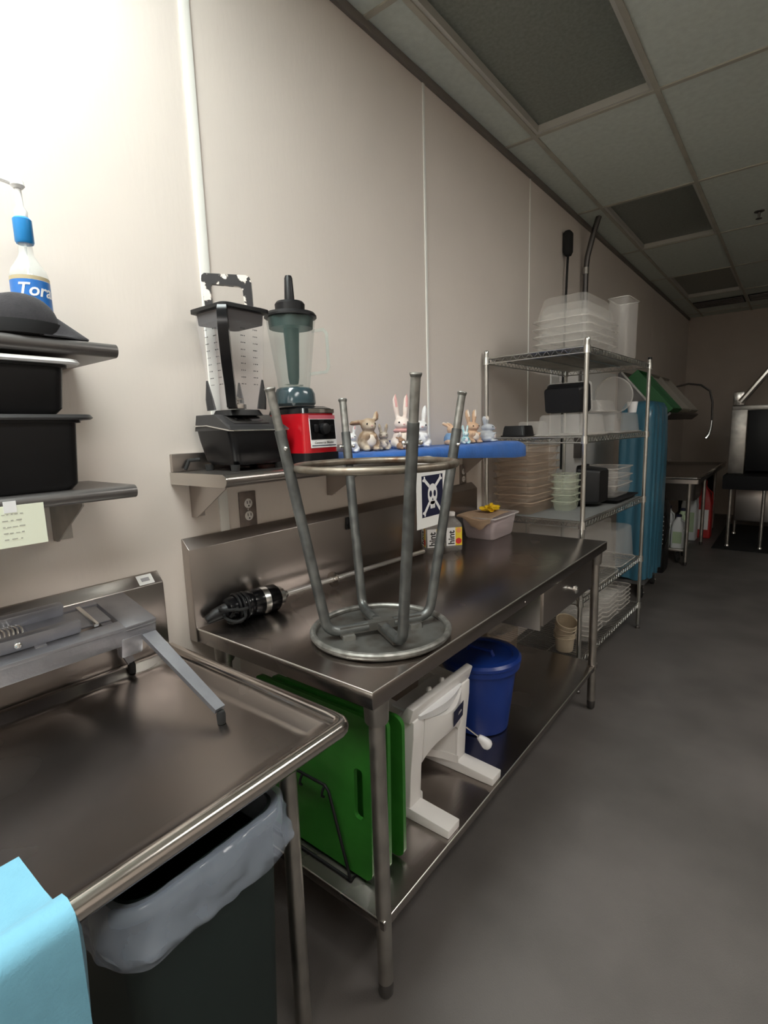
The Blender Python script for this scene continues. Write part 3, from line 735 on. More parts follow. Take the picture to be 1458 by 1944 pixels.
inner = [(-0.047, 1.872), (-0.050, 1.930), (-0.049, 1.938), (-0.046, 1.942), (0.030, 1.936), (0.038, 1.932), (0.043, 1.924), (0.046, 1.872)]
mb = MB().loft([[hp(*o_) + d * 0.009, hp(*i_) + d * 0.009, hp(*i_) - d * 0.009, hp(*o_) - d * 0.009] for o_, i_ in zip(outer, inner)])
part('lid_handle', mb, 'peeling', lid, sharp=40, label='black lid handle with peeling paint')

bb.location.y -= 0.032

# ================================================================== RED BLENDER
rb = thing('blender', 'red commercial blender with green tinted round jar and tamper', 'blender', (0.165, 1.215, 1.396))
rx0, rx1, ry0, ry1 = 0.070, 0.266, 1.150, 1.300
part('foot_band', MB().loft([q4(rx0 + .008, rx1 - .004, ry0 + .006, ry1 - .006, 1.4, 0.02), q4(rx0, rx1 + .004, ry0 - .004, ry1 + .004, 1.408, 0.02), q4(rx0, rx1 + .004, ry0 - .003, ry1 + .003, 1.436, 0.02)]), 'black_plastic', rb)
part('motor_base', MB().loft([q4(rx0, rx1 + .002, ry0 - .002, ry1 + .002, 1.436, 0.024), q4(rx0 + .005, rx1 - .006, ry0 + .004, ry1 - .004, 1.562, 0.024)]), 'red_enamel', rb)
part('top_plate', MB().loft([q4(rx0 + .004, rx1 - .004, ry0 + .003, ry1 - .003, 1.562, 0.022), q4(rx0 + .008, rx1 - .010, ry0 + .007, ry1 - .008, 1.578, 0.022), q4(rx0 + .02, rx1 - .03, ry0 + .02, ry1 - .02, 1.586, 0.02)]), 'black_gloss', rb)
fm = frame((rx1 + .0022, 1.168, 1.452), (0, 1, 0), (-0.008, 0, 0.126))
lp = part('label_plate', MB().box((0, 0, 0), (0.118, 0.096, 0.0012)).xf(fm), 'print_white', rb)
part('dial_panel', MB().box((0.003, 0.026, 0.0012), (0.115, 0.090, 0.002)).xf(fm), 'black_gloss', lp)
part('brand_strip', MB().box((0.0, 0.092, 0.0012), (0.118, 0.104, 0.002)).xf(fm), 'print_rose', lp)
part('underline', MB().box((0.004, 0.005, 0.0012), (0.114, 0.008, 0.0018)).xf(fm), 'print_navy', lp)
part('lettering', text_mb('Commercial Blender', 0.0105, 0.2, 0.0003).xf(fm @ Matrix.Translation((0.016, 0.0125, 0.0014))), 'print_black', lp)
part('dial', MB().lathe([(0.018, 0), (0.017, 0.014), (0.012, 0.016)], 18).xf(fm @ Matrix.Translation((0.062, 0.060, 0.002))), 'black_plastic', lp)
part('switch', MB().box((-0.008, -0.012, 0), (0.008, 0.012, 0.006), 0.002).xf(fm @ Matrix.Translation((0.025, 0.062, 0.002))), 'charcoal_panel', lp)
part('switch', MB().box((-0.008, -0.012, 0), (0.008, 0.012, 0.006), 0.002).xf(fm @ Matrix.Translation((0.098, 0.060, 0.002))), 'charcoal_panel', lp)
part('trim_strip', MB().box((0.004, 0.112, -0.0005), (0.118, 0.124, 0.0012)).xf(fm), 'steel_edge', rb)
rc = (0.165, 1.205, 0)
part('jar_collar', MB().lathe([(0.062, 1.588), (0.068, 1.596), (0.066, 1.628), (0.058, 1.644), (0.050, 1.648)], 32, rc), 'jar_teal', rb)
prof = []
mb = MB(); rings = []
for k in range(9):
    z = 1.648 + k * (1.868 - 1.648) / 8; r0 = 0.0495 + 0.028 * k / 8
    rings.append([(rc[0] + r0 * (1 + 0.035 * math.cos(8 * a)) * math.cos(a), rc[1] + r0 * (1 + 0.035 * math.cos(8 * a)) * math.sin(a), z) for a in [2 * PI * i / 64 for i in range(64)]])
jar2 = part('jar', mb.loft(rings, True, False), 'jar_green', rb, sharp=60)
hd = Vector((0.84, 0.54, 0))
part('jar_handle', MB().tube([Vector(rc) + hd * 0.068 + Vector((0, 0, 1.825)), Vector(rc) + hd * 0.105 + Vector((0, 0, 1.828)), Vector(rc) + hd * 0.116 + Vector((0, 0, 1.815)), Vector(rc) + hd * 0.118 + Vector((0, 0, 1.71)), Vector(rc) + hd * 0.110 + Vector((0, 0, 1.695)), Vector(rc) + hd * 0.055 + Vector((0, 0, 1.69))], 0.0055, 10), 'jar_green', jar2)
part('lid', MB().lathe([(0.070, 1.835), (0.073, 1.866), (0.084, 1.868), (0.084, 1.874), (0.078, 1.882), (0.050, 1.886)], 36, rc), 'black_plastic', rb)
part('lid_cap', MB().lathe([(0.047, 1.886), (0.048, 1.910), (0.043, 1.917), (0.018, 1.919)], 28, rc), 'black_plastic', rb)
part('tamper', MB().lathe([(0.0145, 1.66), (0.018, 1.68), (0.024, 1.80), (0.026, 1.84), (0.016, 1.90), (0.016, 1.93), (0.013, 1.99), (0.010, 1.998), (0.003, 2.0)], 20, rc), 'black_plastic', rb)
part('blade', MB().box((rc[0] - .035, rc[1] - .006, 1.652), (rc[0] + .035, rc[1] + .006, 1.655)).box((rc[0] - .006, rc[1] - .035, 1.656), (rc[0] + .006, rc[1] + .035, 1.659)), 'chrome', jar2)
solo('power_cord', MB().tube([(0.25, 1.315, 1.403), (0.275, 1.335, 1.401), (0.26, 1.36, 1.401), (0.20, 1.365, 1.402), (0.10, 1.35, 1.402), (0.05, 1.34, 1.402)], 0.0045, 8), 'black_rubber', 'black power cord lying beside the red blender', 'cord', (0.2, 1.34, 1.396))

# ================================================================== UPTURNED STOOL
st = thing('stool', 'grey metal stool standing upside down on the work table', 'stool', (0.548, 1.144, ZT))
sc = (0.548, 1.144)
part('seat_pan', MB().lathe([(0.195, ZT + .001), (0.203, ZT + .006), (0.205, ZT + .018), (0.200, ZT + .027), (0.196, ZT + .024), (0.193, ZT + .010), (0.187, ZT + .007), (0.08, ZT + .0045), (0.01, ZT + .004)], 56, (*sc, 0)), 'seat_pan', st)
part('seat_rim', MB().tube([(sc[0] + 0.2005 * math.cos(2 * PI * i / 56), sc[1] + 0.2005 * math.sin(2 * PI * i / 56), ZT + .018) for i in range(56)], 0.0095, 10, closed=True), 'galvanised_light', st)
T4 = [(0.406, 0.900, 1.612), (0.791, 1.002, 1.622), (0.690, 1.388, 1.600), (0.304, 1.286, 1.600)]
B4 = [(0.465, 1.003), (0.689, 1.062), (0.630, 1.286), (0.406, 1.227)]
for k in range(4):
    t_ = Vector(T4[k]); b_ = Vector((B4[k][0], B4[k][1], 0.945)); c_ = Vector((sc[0], sc[1], ZT + .030))
    low = b_ + (t_ - b_) * 0.015
    bend = [c_ + (Vector((b_.x, b_.y, c_.z)) - c_) * 0.25, c_ + (Vector((b_.x, b_.y, c_.z)) - c_) * 0.74]
    for q in range(1, 6):
        u_ = q / 6
        p0 = bend[1]; p1 = Vector((b_.x, b_.y, c_.z)) + (b_ - t_).normalized() * 0.0; p2 = b_ + (t_ - b_) * 0.045
        bend.append(p0 * (1 - u_) ** 2 + p1 * 2 * u_ * (1 - u_) + p2 * u_ ** 2)
    bend.append(b_ + (t_ - b_) * 0.05)
    joint = b_ + (t_ - b_) * 0.845
    l = part('leg', MB().tube(bend + [joint], 0.0150, 14), 'galvanised', st, sharp=60)
    part('leg_extension', MB().tube([joint - (t_ - b_).normalized() * .01, t_], 0.0118, 14), 'galvanised_light', l)
    dr_ = (t_ - b_).normalized()
    part('glide', MB().tube([t_ - dr_ * 0.004, t_ + dr_ * 0.003, t_ + dr_ * 0.006], [0.0125, 0.0150, 0.0140], 14), 'galvanised_light', l)
    pin = b_ + (t_ - b_) * 0.775; side = dr_.cross(Vector((0, 0, 1))).normalized()
    outv = Vector((t_.x - sc[0], t_.y - sc[1], 0)).normalized()
    part('adjusting_pin', MB().tube([pin - side * 0.022, pin + side * 0.022], 0.0045, 8).ell(pin + side * .022, (0.006, 0.006, 0.006), 8, 6).ell(pin - side * .022, (0.006, 0.006, 0.006), 8, 6), 'chrome', l)
zr = 1.405; fr_ = (zr - 0.945) / (1.607 - 0.945); Rr = 0.164 + (0.282 - 0.164) * fr_ - 0.020
part('foot_ring', MB().tube([(sc[0] + Rr * math.cos(2 * PI * i / 64), sc[1] + Rr * math.sin(2 * PI * i / 64), zr) for i in range(64)], 0.0105, 12, closed=True), 'rusty', st)
for k, (a, b) in enumerate(((0, 2), (1, 3))):
    pa = Vector((*B4[a], ZT + .030 - k * 0.004)); pb = Vector((*B4[b], ZT + .030 - k * 0.004))
    d_ = (pb - pa).normalized(); n_ = Vector((-d_.y, d_.x, 0))
    m_ = MB()
    rings = [[p + n_ * 0.013 * i + Vector((0, 0, 0.012 * j)) for i, j in ((-1, -1), (1, -1), (1, 1), (-1, 1))] for p in (pa + d_ * .035, pb - d_ * .035)]
    part('cross_bar', m_.loft(rings), 'seat_pan', st)
for k in (0, 2):
    d_ = (Vector((*B4[k], 0)) - Vector((sc[0], sc[1], 0))).normalized(); n_ = Vector((-d_.y, d_.x, 0)); c_ = Vector((sc[0], sc[1], ZT + .012)) + d_ * 0.105
    rings = [[c_ + d_ * e * 0.018 + n_ * 0.026 * i + Vector((0, 0, 0.007 * j)) for i, j in ((-1, -1), (1, -1), (1, 1), (-1, 1))] for e in (-1, 1)]
    part('bracket', MB().loft(rings), 'galvanised_light', st)

# ================================================================== IMMERSION BLENDER
ib = thing('immersion_blender', 'long black immersion blender with steel shaft lying by the backsplash', 'immersion blender', (0.11, 1.4, ZT))
A = Vector((0.085, 0.93, ZT + .047)); Bv = Vector((0.115, 1.135, ZT + .043)); E_ = Vector((0.118, 2.05, ZT + .020))
ax = (Bv - A).normalized()
def onax(P0, dirv, prof, n=24):
    up = Vector((0, 0, 1)); nx = dirv.cross(up).normalized(); ny = nx.cross(dirv)
    return MB().loft([[P0 + dirv * s + (nx * math.cos(2 * PI * i / n) + ny * math.sin(2 * PI * i / n)) * r for i in range(n)] for r, s in prof])
part('motor_body', onax(A, ax, [(0.020, 0.000), (0.034, 0.005), (0.039, 0.024), (0.036, 0.044), (0.038, 0.060), (0.045, 0.068), (0.045, 0.084), (0.040, 0.092), (0.044, 0.104), (0.046, 0.120), (0.046, 0.180), (0.040, 0.188)]), 'black_gloss', ib, sharp=50)
part('label_ring', onax(A, ax, [(0.0465, 0.124), (0.0468, 0.127), (0.0468, 0.142), (0.0465, 0.145)]), 'chrome', ib)
for k in range(3):
    part('grip_ring', MB().tube([A + ax * (0.035 + 0.014 * k) + (ax.cross(Vector((0, 0, 1))).normalized() * math.cos(2 * PI * i / 24) + Vector((0, 0, 1)) * math.sin(2 * PI * i / 24)) * 0.042 for i in range(24)], 0.005, 8, closed=True), 'black_plastic', ib)
part('rear_handle', MB().tube([A + ax * 0.02, A + Vector((-0.012, -0.030, -0.010)), A + Vector((-0.018, -0.058, -0.022))], [0.026, 0.020, 0.013], 12), 'black_plastic', ib)
C_ = A + ax * 0.188; sd = (E_ - C_).normalized()
part('collar', onax(C_, sd, [(0.034, 0), (0.032, 0.018), (0.020, 0.03), (0.012, 0.045)]), 'chrome', ib)
part('shaft', onax(C_, sd, [(0.0100, 0.03), (0.0100, 0.90), (0.006, 0.905)], 14), 'shaft_steel', ib)
G_ = C_ + sd * 0.28
part('hanger_ring', onax(G_, sd, [(0.012, -0.004), (0.030, -0.002), (0.030, 0.004), (0.012, 0.006)], 20), 'steel_edge', ib)
for a in (20, 140, 260):
    o_ = (sd.cross(Vector((0, 0, 1))).normalized() * math.cos(math.radians(a)) + Vector((0, 0, 1)) * math.sin(math.radians(a)))
    part('hanger_tab', MB().tube([G_ + o_ * 0.010, G_ + o_ * 0.024 + sd * 0.012, G_ + o_ * 0.027 + sd * 0.030], [0.007, 0.006, 0.004], 8), 'chrome', ib)
cord = []
for i in range(90):
    a = 2 * PI * i / 22
    cord.append((0.105 + 0.026 * math.cos(a) + 0.0004 * i, 0.915 + 0.022 * math.sin(a) + 0.0004 * i, ZT + .012 + 0.055 * (0.5 + 0.5 * math.sin(a * 0.31)) * 0.9))
part('coiled_cord', MB().tube(cord, 0.005, 7), 'black_rubber', ib)

# ================================================================== SKULL SIGN
sg = thing('warning_sign', 'white paper sign with skull and crossbones hanging from the shelf edge', 'sign', (0.300, 1.83, 1.09))
part('sheet', MB().box((0.2985, 1.705, 1.096), (0.2995, 1.928, 1.392)), 'paper', sg)
SX = 0.2995
def flat(poly, m, lift, name): 
    return part(name, MB().prism([(y, z) for y, z in poly], 0, SX, SX + lift), m, sg)
flat([(1.742, 1.140), (1.902, 1.140), (1.902, 1.312), (1.742, 1.312)], 'print_navy', 0.0003, 'print_panel')
cy_, cz_ = 1.822, 1.232
flat([(cy_ + 0.036 * math.cos(a), cz_ + 0.044 * math.sin(a)) for a in [2 * PI * i / 28 for i in range(28)]], 'print_white', 0.0008, 'print_skull')
flat([(cy_ - .017, cz_ - .030), (cy_ - .017, cz_ - .060), (cy_ + .017, cz_ - .060), (cy_ + .017, cz_ - .030)], 'print_white', 0.0008, 'print_jaw')
for s2 in (-1, 1):
    flat([(cy_ + s2 * 0.0155 + 0.0095 * math.cos(a), cz_ + 0.002 + 0.014 * math.sin(a)) for a in [2 * PI * i / 18 for i in range(18)]], 'print_navy', 0.0012, 'print_eye')
flat([(cy_ - .006, cz_ - .026), (cy_ + .006, cz_ - .026), (cy_, cz_ - .015)], 'print_navy', 0.0012, 'print_nose')
for q in (-0.007, 0.0, 0.007):
    flat([(cy_ + q - .0008, cz_ - .058), (cy_ + q + .0008, cz_ - .058), (cy_ + q + .0008, cz_ - .046), (cy_ + q - .0008, cz_ - .046)], 'print_grey', 0.0012, 'print_tooth_line')
for sy, sz in ((1, 1), (-1, 1), (1, -1), (-1, -1)):
    p0 = Vector((cy_ + sy * 0.024, cz_ + sz * 0.034)); p1 = Vector((cy_ + sy * 0.064, cz_ - .006 + sz * 0.072))
    d_ = (p1 - p0).normalized(); n_ = Vector((-d_.y, d_.x))
    pl = [p0 - n_ * .007, p1 - n_ * .007 - d_ * .008, p1 - n_ * .013, p1 - n_ * .010 + d_ * .007, p1 + d_ * .002, p1 + n_ * .010 + d_ * .007, p1 + n_ * .013, p1 + n_ * .007 - d_ * .008, p0 + n_ * .007]
    flat([(p.x, p.y) for p in pl], 'print_white', 0.0006, 'print_bone')
# ================================================================== RABBIT FIGURINES
def rabbit(label, loc, yaw, h, fur, inner='rose_cloth', ear='up', ear_len=0.34, pose='sit', dress=None, fat=1.0, name='rabbit_figurine', wide=1.0):
    """seated rabbit facing local +x; h is the full height with ears"""
    t = thing(name, label, 'figurine', loc, yaw, group='rabbit figurines on the blue cloth')
    k = h if ear == 'up' else h * 1.25
    eh = ear_len if ear == 'up' else 0.0
    bh = (1.0 - eh) * k if ear == 'up' else h * 0.92     # height of body and head
    b = MB()
    b.ell((0, 0, 0.30 * bh), (0.24 * bh * fat, 0.25 * bh * fat, 0.31 * bh), 16, 12)               # torso
    b.ell((0.05 * bh, 0, 0.72 * bh), (0.20 * bh, 0.195 * bh, 0.20 * bh), 16, 12)                  # head
    b.ell((0.17 * bh, 0, 0.67 * bh), (0.10 * bh, 0.10 * bh, 0.085 * bh), 12, 8)                   # muzzle
    for s in (-1, 1):
        b.ell((0.17 * bh, s * 0.13 * bh, 0.075 * bh), (0.16 * bh, 0.085 * bh, 0.075 * bh), 12, 8) # hind feet
        b.ell((0.02 * bh, s * 0.19 * bh, 0.17 * bh), (0.18 * bh, 0.11 * bh, 0.16 * bh), 12, 8)    # haunches
        b.ell((0.19 * bh, s * 0.10 * bh, 0.36 * bh), (0.065 * bh, 0.06 * bh, 0.15 * bh), 10, 8, Matrix.Rotation(0.5, 4, 'Y'))  # fore legs
    b.ell((-0.25 * bh * fat, 0, 0.12 * bh), (0.09 * bh, 0.09 * bh, 0.09 * bh), 10, 8)             # tail
    ears = []
    for s in (-1, 1):
        if ear == 'up':
            p = [(-0.01 * bh, s * 0.09 * bh, 0.86 * bh), (-0.02 * bh, s * 0.125 * bh, bh + 0.35 * eh * k), (-0.03 * bh, s * 0.14 * bh, bh + 0.75 * eh * k), (-0.035 * bh, s * 0.14 * bh, bh + eh * k)]
        elif ear == 'side':
            p = [(-0.01 * bh, s * 0.12 * bh, 0.82 * bh), (-0.03 * bh, s * 0.24 * bh, (0.90 if s > 0 else 0.80) * bh), (-0.04 * bh, s * (0.26 if s > 0 else 0.40) * bh, (1.02 if s > 0 else 0.78) * bh), (-0.04 * bh, s * (0.26 if s > 0 else 0.47) * bh, (1.10 if s > 0 else 0.76) * bh)]
        else:
            p = [(-0.02 * bh, s * 0.09 * bh, 0.84 * bh), (-0.14 * bh, s * 0.12 * bh, 0.95 * bh), (-0.26 * bh, s * 0.13 * bh, 1.0 * bh), (-0.34 * bh, s * 0.13 * bh, 0.99 * bh)]
        b.tube(p, [0.05 * bh, 0.075 * bh, 0.065 * bh, 0.015 * bh], 10)
        q = [Vector(a) + Vector((0.052 * bh, 0, 0)) if ear != 'back' else Vector(a) + Vector((0, 0, 0.05 * bh)) for a in p[1:]]
        ears.append(MB().tube([p_ for p_ in q], [0.030 * bh, 0.030 * bh, 0.008 * bh], 8).xf(Matrix.Diagonal((wide, wide, 1, 1))))
    W3 = Matrix.Diagonal((wide, wide, 1, 1)); b.xf(W3)
    o = part('body', b, fur, t, world=False, sharp=80)
    md = o.modifiers.new('blend', 'REMESH'); md.mode = 'VOXEL'; md.voxel_size = max(0.0022, h * 0.022); md.use_smooth_shade = True
    sm = o.modifiers.new('soften', 'SMOOTH'); sm.iterations = 4; sm.factor = 0.5
    for e_ in ears: part('inner_ear', e_, inner, t, world=False)
    for s in (-1, 1):
        part('eye', MB().ell((0.205 * bh, s * 0.105 * bh, 0.755 * bh), (0.022 * bh, 0.022 * bh, 0.028 * bh), 10, 8).xf(W3), 'eye', t, world=False)
    part('nose', MB().ell((0.268 * bh, 0, 0.70 * bh), (0.018 * bh, 0.028 * bh, 0.018 * bh), 8, 6).xf(W3), 'rose_cloth', t, world=False)
    if dress == 'scarf':
        part('scarf', MB().lathe([(0.20 * bh, 0.49 * bh), (0.215 * bh, 0.53 * bh), (0.17 * bh, 0.58 * bh)], 20, (0.02 * bh, 0, 0), cap0=False, cap1=False).xf(W3), 'rose_cloth', t, world=False, sharp=70)
    elif dress:
        part('garment', MB().lathe([(0.255 * bh * fat, 0.14 * bh), (0.285 * bh * fat, 0.22 * bh), (0.270 * bh * fat, 0.38 * bh), (0.19 * bh, 0.54 * bh), (0.15 * bh, 0.57 * bh)], 20, cap0=False, cap1=False).xf(W3), dress, t, world=False, sharp=70)
    part('belly', MB().ell((0.19 * bh * fat, 0, 0.30 * bh), (0.07 * bh, 0.13 * bh, 0.17 * bh), 14, 10).xf(W3), 'bunny_cream' if fur not in ('bunny_white', 'bunny_spotted', 'bunny_aqua') else 'bunny_white', t, world=False)
    return t
ZB = 1.4225
rabbit('plain white rabbit figurine at the left end of the row, beside the red blender', (0.19, 1.450, ZB), -0.75, 0.098, 'bunny_white', ear='up', ear_len=0.2, fat=1.0, wide=1.25)
rabbit('large brown rabbit figurine with one ear sideways, hugging its neighbour', (0.19, 1.545, ZB), -0.45, 0.150, 'bunny_brown', inner='bunny_chestnut', ear='side', fat=1.05, wide=1.12)
rabbit('grey brown rabbit figurine leaning against the large brown rabbit', (0.19, 1.640, ZB), -0.8, 0.105, 'bunny_greybrown', inner='bunny_brown', ear='up', ear_len=0.24, wide=1.30)
rabbit('small chestnut rabbit figurine crouching in front of the others', (0.225, 1.712, ZB), -0.2, 0.052, 'bunny_chestnut', inner='bunny_brown', ear='back', fat=1.15, wide=1.50)
rabbit('tall pale pink rabbit figurine with long upright ears and scarf', (0.175, 1.785, ZB), -0.7, 0.225, 'bunny_pink', ear='up', ear_len=0.36, dress='scarf', fat=0.9, wide=1.20)
rabbit('white rabbit figurine with grey spots, right of the tall pink one', (0.18, 1.915, ZB), -0.75, 0.180, 'bunny_spotted', inner='bunny_white', ear='up', ear_len=0.30, fat=0.95, wide=1.35)
rabbit('small tan rabbit figurine in a blue jacket, ears laid back', (0.20, 2.145, ZB), -0.15, 0.108, 'bunny_tan', inner='bunny_cream', ear='back', dress='jacket_blue', wide=1.25)
rabbit('small aqua and white rabbit figurine behind the stool leg', (0.21, 2.262, ZB), -0.75, 0.092, 'bunny_aqua', inner='bunny_aqua', ear='up', ear_len=0.28, wide=1.30)
rabbit('tan rabbit figurine with tall ears beside the aqua one', (0.19, 2.360, ZB), -0.35, 0.168, 'bunny_tan', inner='bunny_cream', ear='up', ear_len=0.32, wide=1.50)
rabbit('grey rabbit figurine at the right end of the row', (0.17, 2.560, ZB), 0.3, 0.138, 'bunny_grey', inner='bunny_cream', ear='up', ear_len=0.24, fat=1.15, wide=1.75)

# ================================================================== LABELLED BOTTLES AND TUB ON THE TABLE
def juice(x, y, yaw, label):
    t = thing('juice_bottle', label, 'bottle', (x, y, ZT), yaw, group='clear bottles at the back of the table')
    b = part('bottle_body', MB().loft([rr(0, 0, 0.040, 0.040, 0.012, 0.0), rr(0, 0, 0.045, 0.045, 0.014, 0.008), rr(0, 0, 0.045, 0.045, 0.014, 0.125), rr(0, 0, 0.040, 0.040, 0.02, 0.14), rr(0, 0, 0.020, 0.020, 0.0195, 0.162), rr(0, 0, 0.018, 0.018, 0.0175, 0.175)]), 'clear', t, world=False)
    for yw in (0, -PI / 2):
        R = Matrix.Rotation(yw, 4, 'Z')
        lb = part('label', MB().box((0.0452, -0.040, 0.030), (0.0462, 0.040, 0.120)).xf(R), 'print_white', t, world=False)
        part('label_print', MB().box((0.0462, 0.006, 0.030), (0.0465, 0.040, 0.120)).xf(R), 'print_yellow', lb, world=False)
        part('fruit_print', MB().lathe([(0.013, 0), (0.013, 0.0006)], 16, M=frame((0.0465, 0.023, 0.105), (0, 1, 0), (0, 0, 1))).xf(R), 'print_orange', lb, world=False)
        part('fruit_print', MB().lathe([(0.015, 0), (0.015, 0.0006)], 16, M=frame((0.0465, 0.022, 0.052), (0, 1, 0), (0, 0, 1))).xf(R), 'print_red', lb, world=False)
        part('lettering', text_mb('hint', 0.044, 0.0, 0.0004, 0.0012).xf(R @ frame((0.0464, 0.000, 0.036), (0, 0, 1), (0, -1, 0))), 'print_black', lb, world=False)
    part('cap', MB().lathe([(0.019, 0.172), (0.0195, 0.188), (0.017, 0.191)], 16), 'white_plastic', t, world=False)
    return t
juice(0.110, 2.110, -0.72, 'clear plastic bottle with fruit label behind the stool, left one')
juice(0.165, 2.195, -0.72, 'clear plastic bottle with fruit label behind the stool, right one by the tub')
tb = thing('storage_tub', 'clear plastic tub with wrapped food and brown paper on the table end', 'tub', (0.168, 2.60, ZT))
mb = MB(); shell_pan(mb, (0.168, 2.60, ZT + .001), 0.098, 0.145, 0.122, 0.88, 0.02, 0.014); part('tub_body', mb, 'clear_rose', tb)
part('tub_rim', MB().tube(rr(0.168, 2.60, 0.112, 0.159, 0.028, ZT + .121), 0.005, 8, closed=True), 'clear_frost', tb)
mb = MB(); random.seed(4)
for k in range(9): mb.ell((0.168 + random.uniform(-.045, .045), 2.60 + random.uniform(-.09, .09), ZT + .035 + random.uniform(0, .02)), (0.035, 0.045, 0.03), 10, 8)
part('contents', mb, 'meat', tb)
mb = MB(); rows = []
for i in range(10):
    u_ = i / 9
    row = []
    for j in range(12):
        w_ = j / 11
        x = 0.062 + 0.20 * u_; y = 2.425 + 0.24 * w_
        z = ZT + .130 + 0.004 * math.sin(5 * u_ + 4 * w_)
        if w_ < 0.34:      # the torn corner hangs down over the near side of the tub
            k_ = (0.34 - w_) / 0.34; tri = max(0.10, 1.0 - abs(u_ - 0.62) / 0.55) * (0.9 + 0.12 * math.sin(19 * u_))
            y = 2.425 + 0.24 * 0.34 - 0.075 * min(1, k_ * 2.2) - 0.006; z -= 0.082 * tri * max(0, k_ - 0.28) / 0.72
        row.append((x, y, z))
    rows.append(row)
vs = [p for r_ in rows for p in r_]; nv = len(vs); vs += [(p[0], p[1] - .0012, p[2] + .0012) for p in vs]
fs = []
for i in range(9):
    for j in range(11):
        a = i * 12 + j; q = [a, a + 1, a + 13, a + 12]; fs += [q[::-1], [k + nv for k in q]]
ed = list(range(12)) + [i * 12 + 11 for i in range(1, 10)] + [9 * 12 + j for j in range(10, -1, -1)] + [i * 12 for i in range(8, 0, -1)]
for a, b in zip(ed, ed[1:] + ed[:1]): fs.append([a, b, b + nv, a + nv])
solo('brown_paper', MB().raw(vs, fs), 'kraft', 'torn brown paper sheet lying over the clear tub', 'paper', (0.14, 2.56, ZT + .128), sharp=60)
bm = bmesh.new(); bmesh.ops.create_icosphere(bm, subdivisions=3, radius=1.0); random.seed(12)
for v in bm.verts:
    c_ = v.co.copy(); w = 0.72 + 0.34 * math.sin(5.1 * c_.x + 2.0) * math.sin(4.3 * c_.y + 1.0) + 0.20 * math.sin(9.0 * c_.x + 7.0 * c_.z) + random.uniform(-.10, .10)
    v.co = Vector((0.160 + c_.x * 0.050 * w, 2.625 + c_.y * 0.062 * w, max(ZT + .1365, ZT + .148 + c_.z * 0.026 * w)))
mb = MB(); mb._add(bm)
solo('wrapper', mb, 'yellow', 'crumpled bright yellow wrapper on top of the clear tub', 'wrapper', (0.160, 2.63, ZT + .1365), sharp=20)

# ================================================================== WIRE RACK
RA = math.radians(-2.3)
rk = thing('wire_rack', 'tall chrome wire shelving rack loaded with food pans at the table end', 'shelving rack', (0.03, 2.835, 0), RA)
RM = Matrix.Translation((0.03, 2.835, 0)) @ Matrix.Rotation(RA, 4, 'Z')
def RK(lx, ly, z): 
    p = RM @ Vector((lx, ly, z)); return (p.x, p.y, p.z)
RW, RL = 0.58, 1.20
for (lx, ly) in ((0, 0), (RW, 0), (0, RL), (RW, RL)):
    l = part('post', MB().lathe([(0.0125, 0.03), (0.0125, 1.925)], 14, (lx, ly, 0)), 'chrome_wire', rk, world=False)
    part('post_cap', MB().lathe([(0.0135, 1.922), (0.0135, 1.932), (0.010, 1.938)], 14, (lx, ly, 0)), 'black_plastic' if (lx, ly) == (RW, RL) else 'chrome_wire', l, world=False)
    part('levelling_foot', MB().lathe([(0.015, 0.0), (0.015, 0.012), (0.006, 0.02), (0.006, 0.035)], 12, (lx, ly, 0)), 'steel_dark', l, world=False)
SHZ = (1.895, 1.435, 0.978, 0.545, 0.195)
def wire_shelf(z, truss=True):
    mb = MB(); r = 0.0038
    P = [(0, 0), (RW, 0), (RW, RL), (0, RL)]
    for i in range(4):
        a = Vector((*P[i], 0)); b = Vector((*P[(i + 1) % 4], 0))
        for zz in (z, z - 0.030): mb.cyl(a + Vector((0, 0, zz)), b + Vector((0, 0, zz)), r, n=6)
        L = (b - a).length; n = int(L / 0.048)
        pts = [a + (b - a) * (q / (2 * n)) + Vector((0, 0, z if q % 2 else z - 0.030)) for q in range(2 * n + 1)]
        mb.tube(pts, 0.0026, 5)
        for e in (a,): mb.lathe([(0.020, z - .036), (0.0175, z + .004)], 12, (e.x, e.y, 0))
    o = part('wire_shelf', mb, 'chrome_wire', rk, world=False, sharp=60)
    g = MB()
    for q in range(1, 40): g.cyl((0, RL * q / 40, z + .002), (RW, RL * q / 40, z + .002), 0.0019, n=4)
    for xx in (RW / 3, 2 * RW / 3): g.cyl((xx, 0, z - .003), (xx, RL, z - .003), 0.003, n=6)
    part('shelf_wires', g, 'chrome_wire', o, world=False, kind='stuff')
    return o
for k, z in enumerate(SHZ):
    o = wire_shelf(z)
    if k in (0, 2):
        part('shelf_liner', MB().box((0.016, 0.016, z + .004), (RW - .016, RL - .016, z + .0062)), 'liner_grey', o, world=False)
    if k == 3:
        pass
def rack_thing(name, label, cat, lx, ly, z, rz=0.0, group=None):
    return thing(name, label, cat, RK(lx, ly, z), RA + rz, group=group)
def pan_obj(label, lx, ly, z, hw, hl, h, m, inv=False, taper=0.86, r=0.035, fl=0.016, rz=0.0, group=None, name='food_pan', inner=False):
    t = rack_thing(name, label, 'pan', lx, ly, z, rz, group)
    mb = MB(); shell_pan(mb, (0, 0, 0), hw, hl, h, taper, r, fl, inv, inner=inner); part('pan_body', mb, m, t, world=False)
    part('pan_rim', MB().tube(rr(0, 0, hw + fl, hl + fl, r + fl * .5, 0.004 if inv else h - .003), 0.0035, 6, closed=True), 'clear_rim' if m in ('clear', 'clear_frost') else m, t, world=False)
    return t
ZS = [z + 0.0065 for z in SHZ]
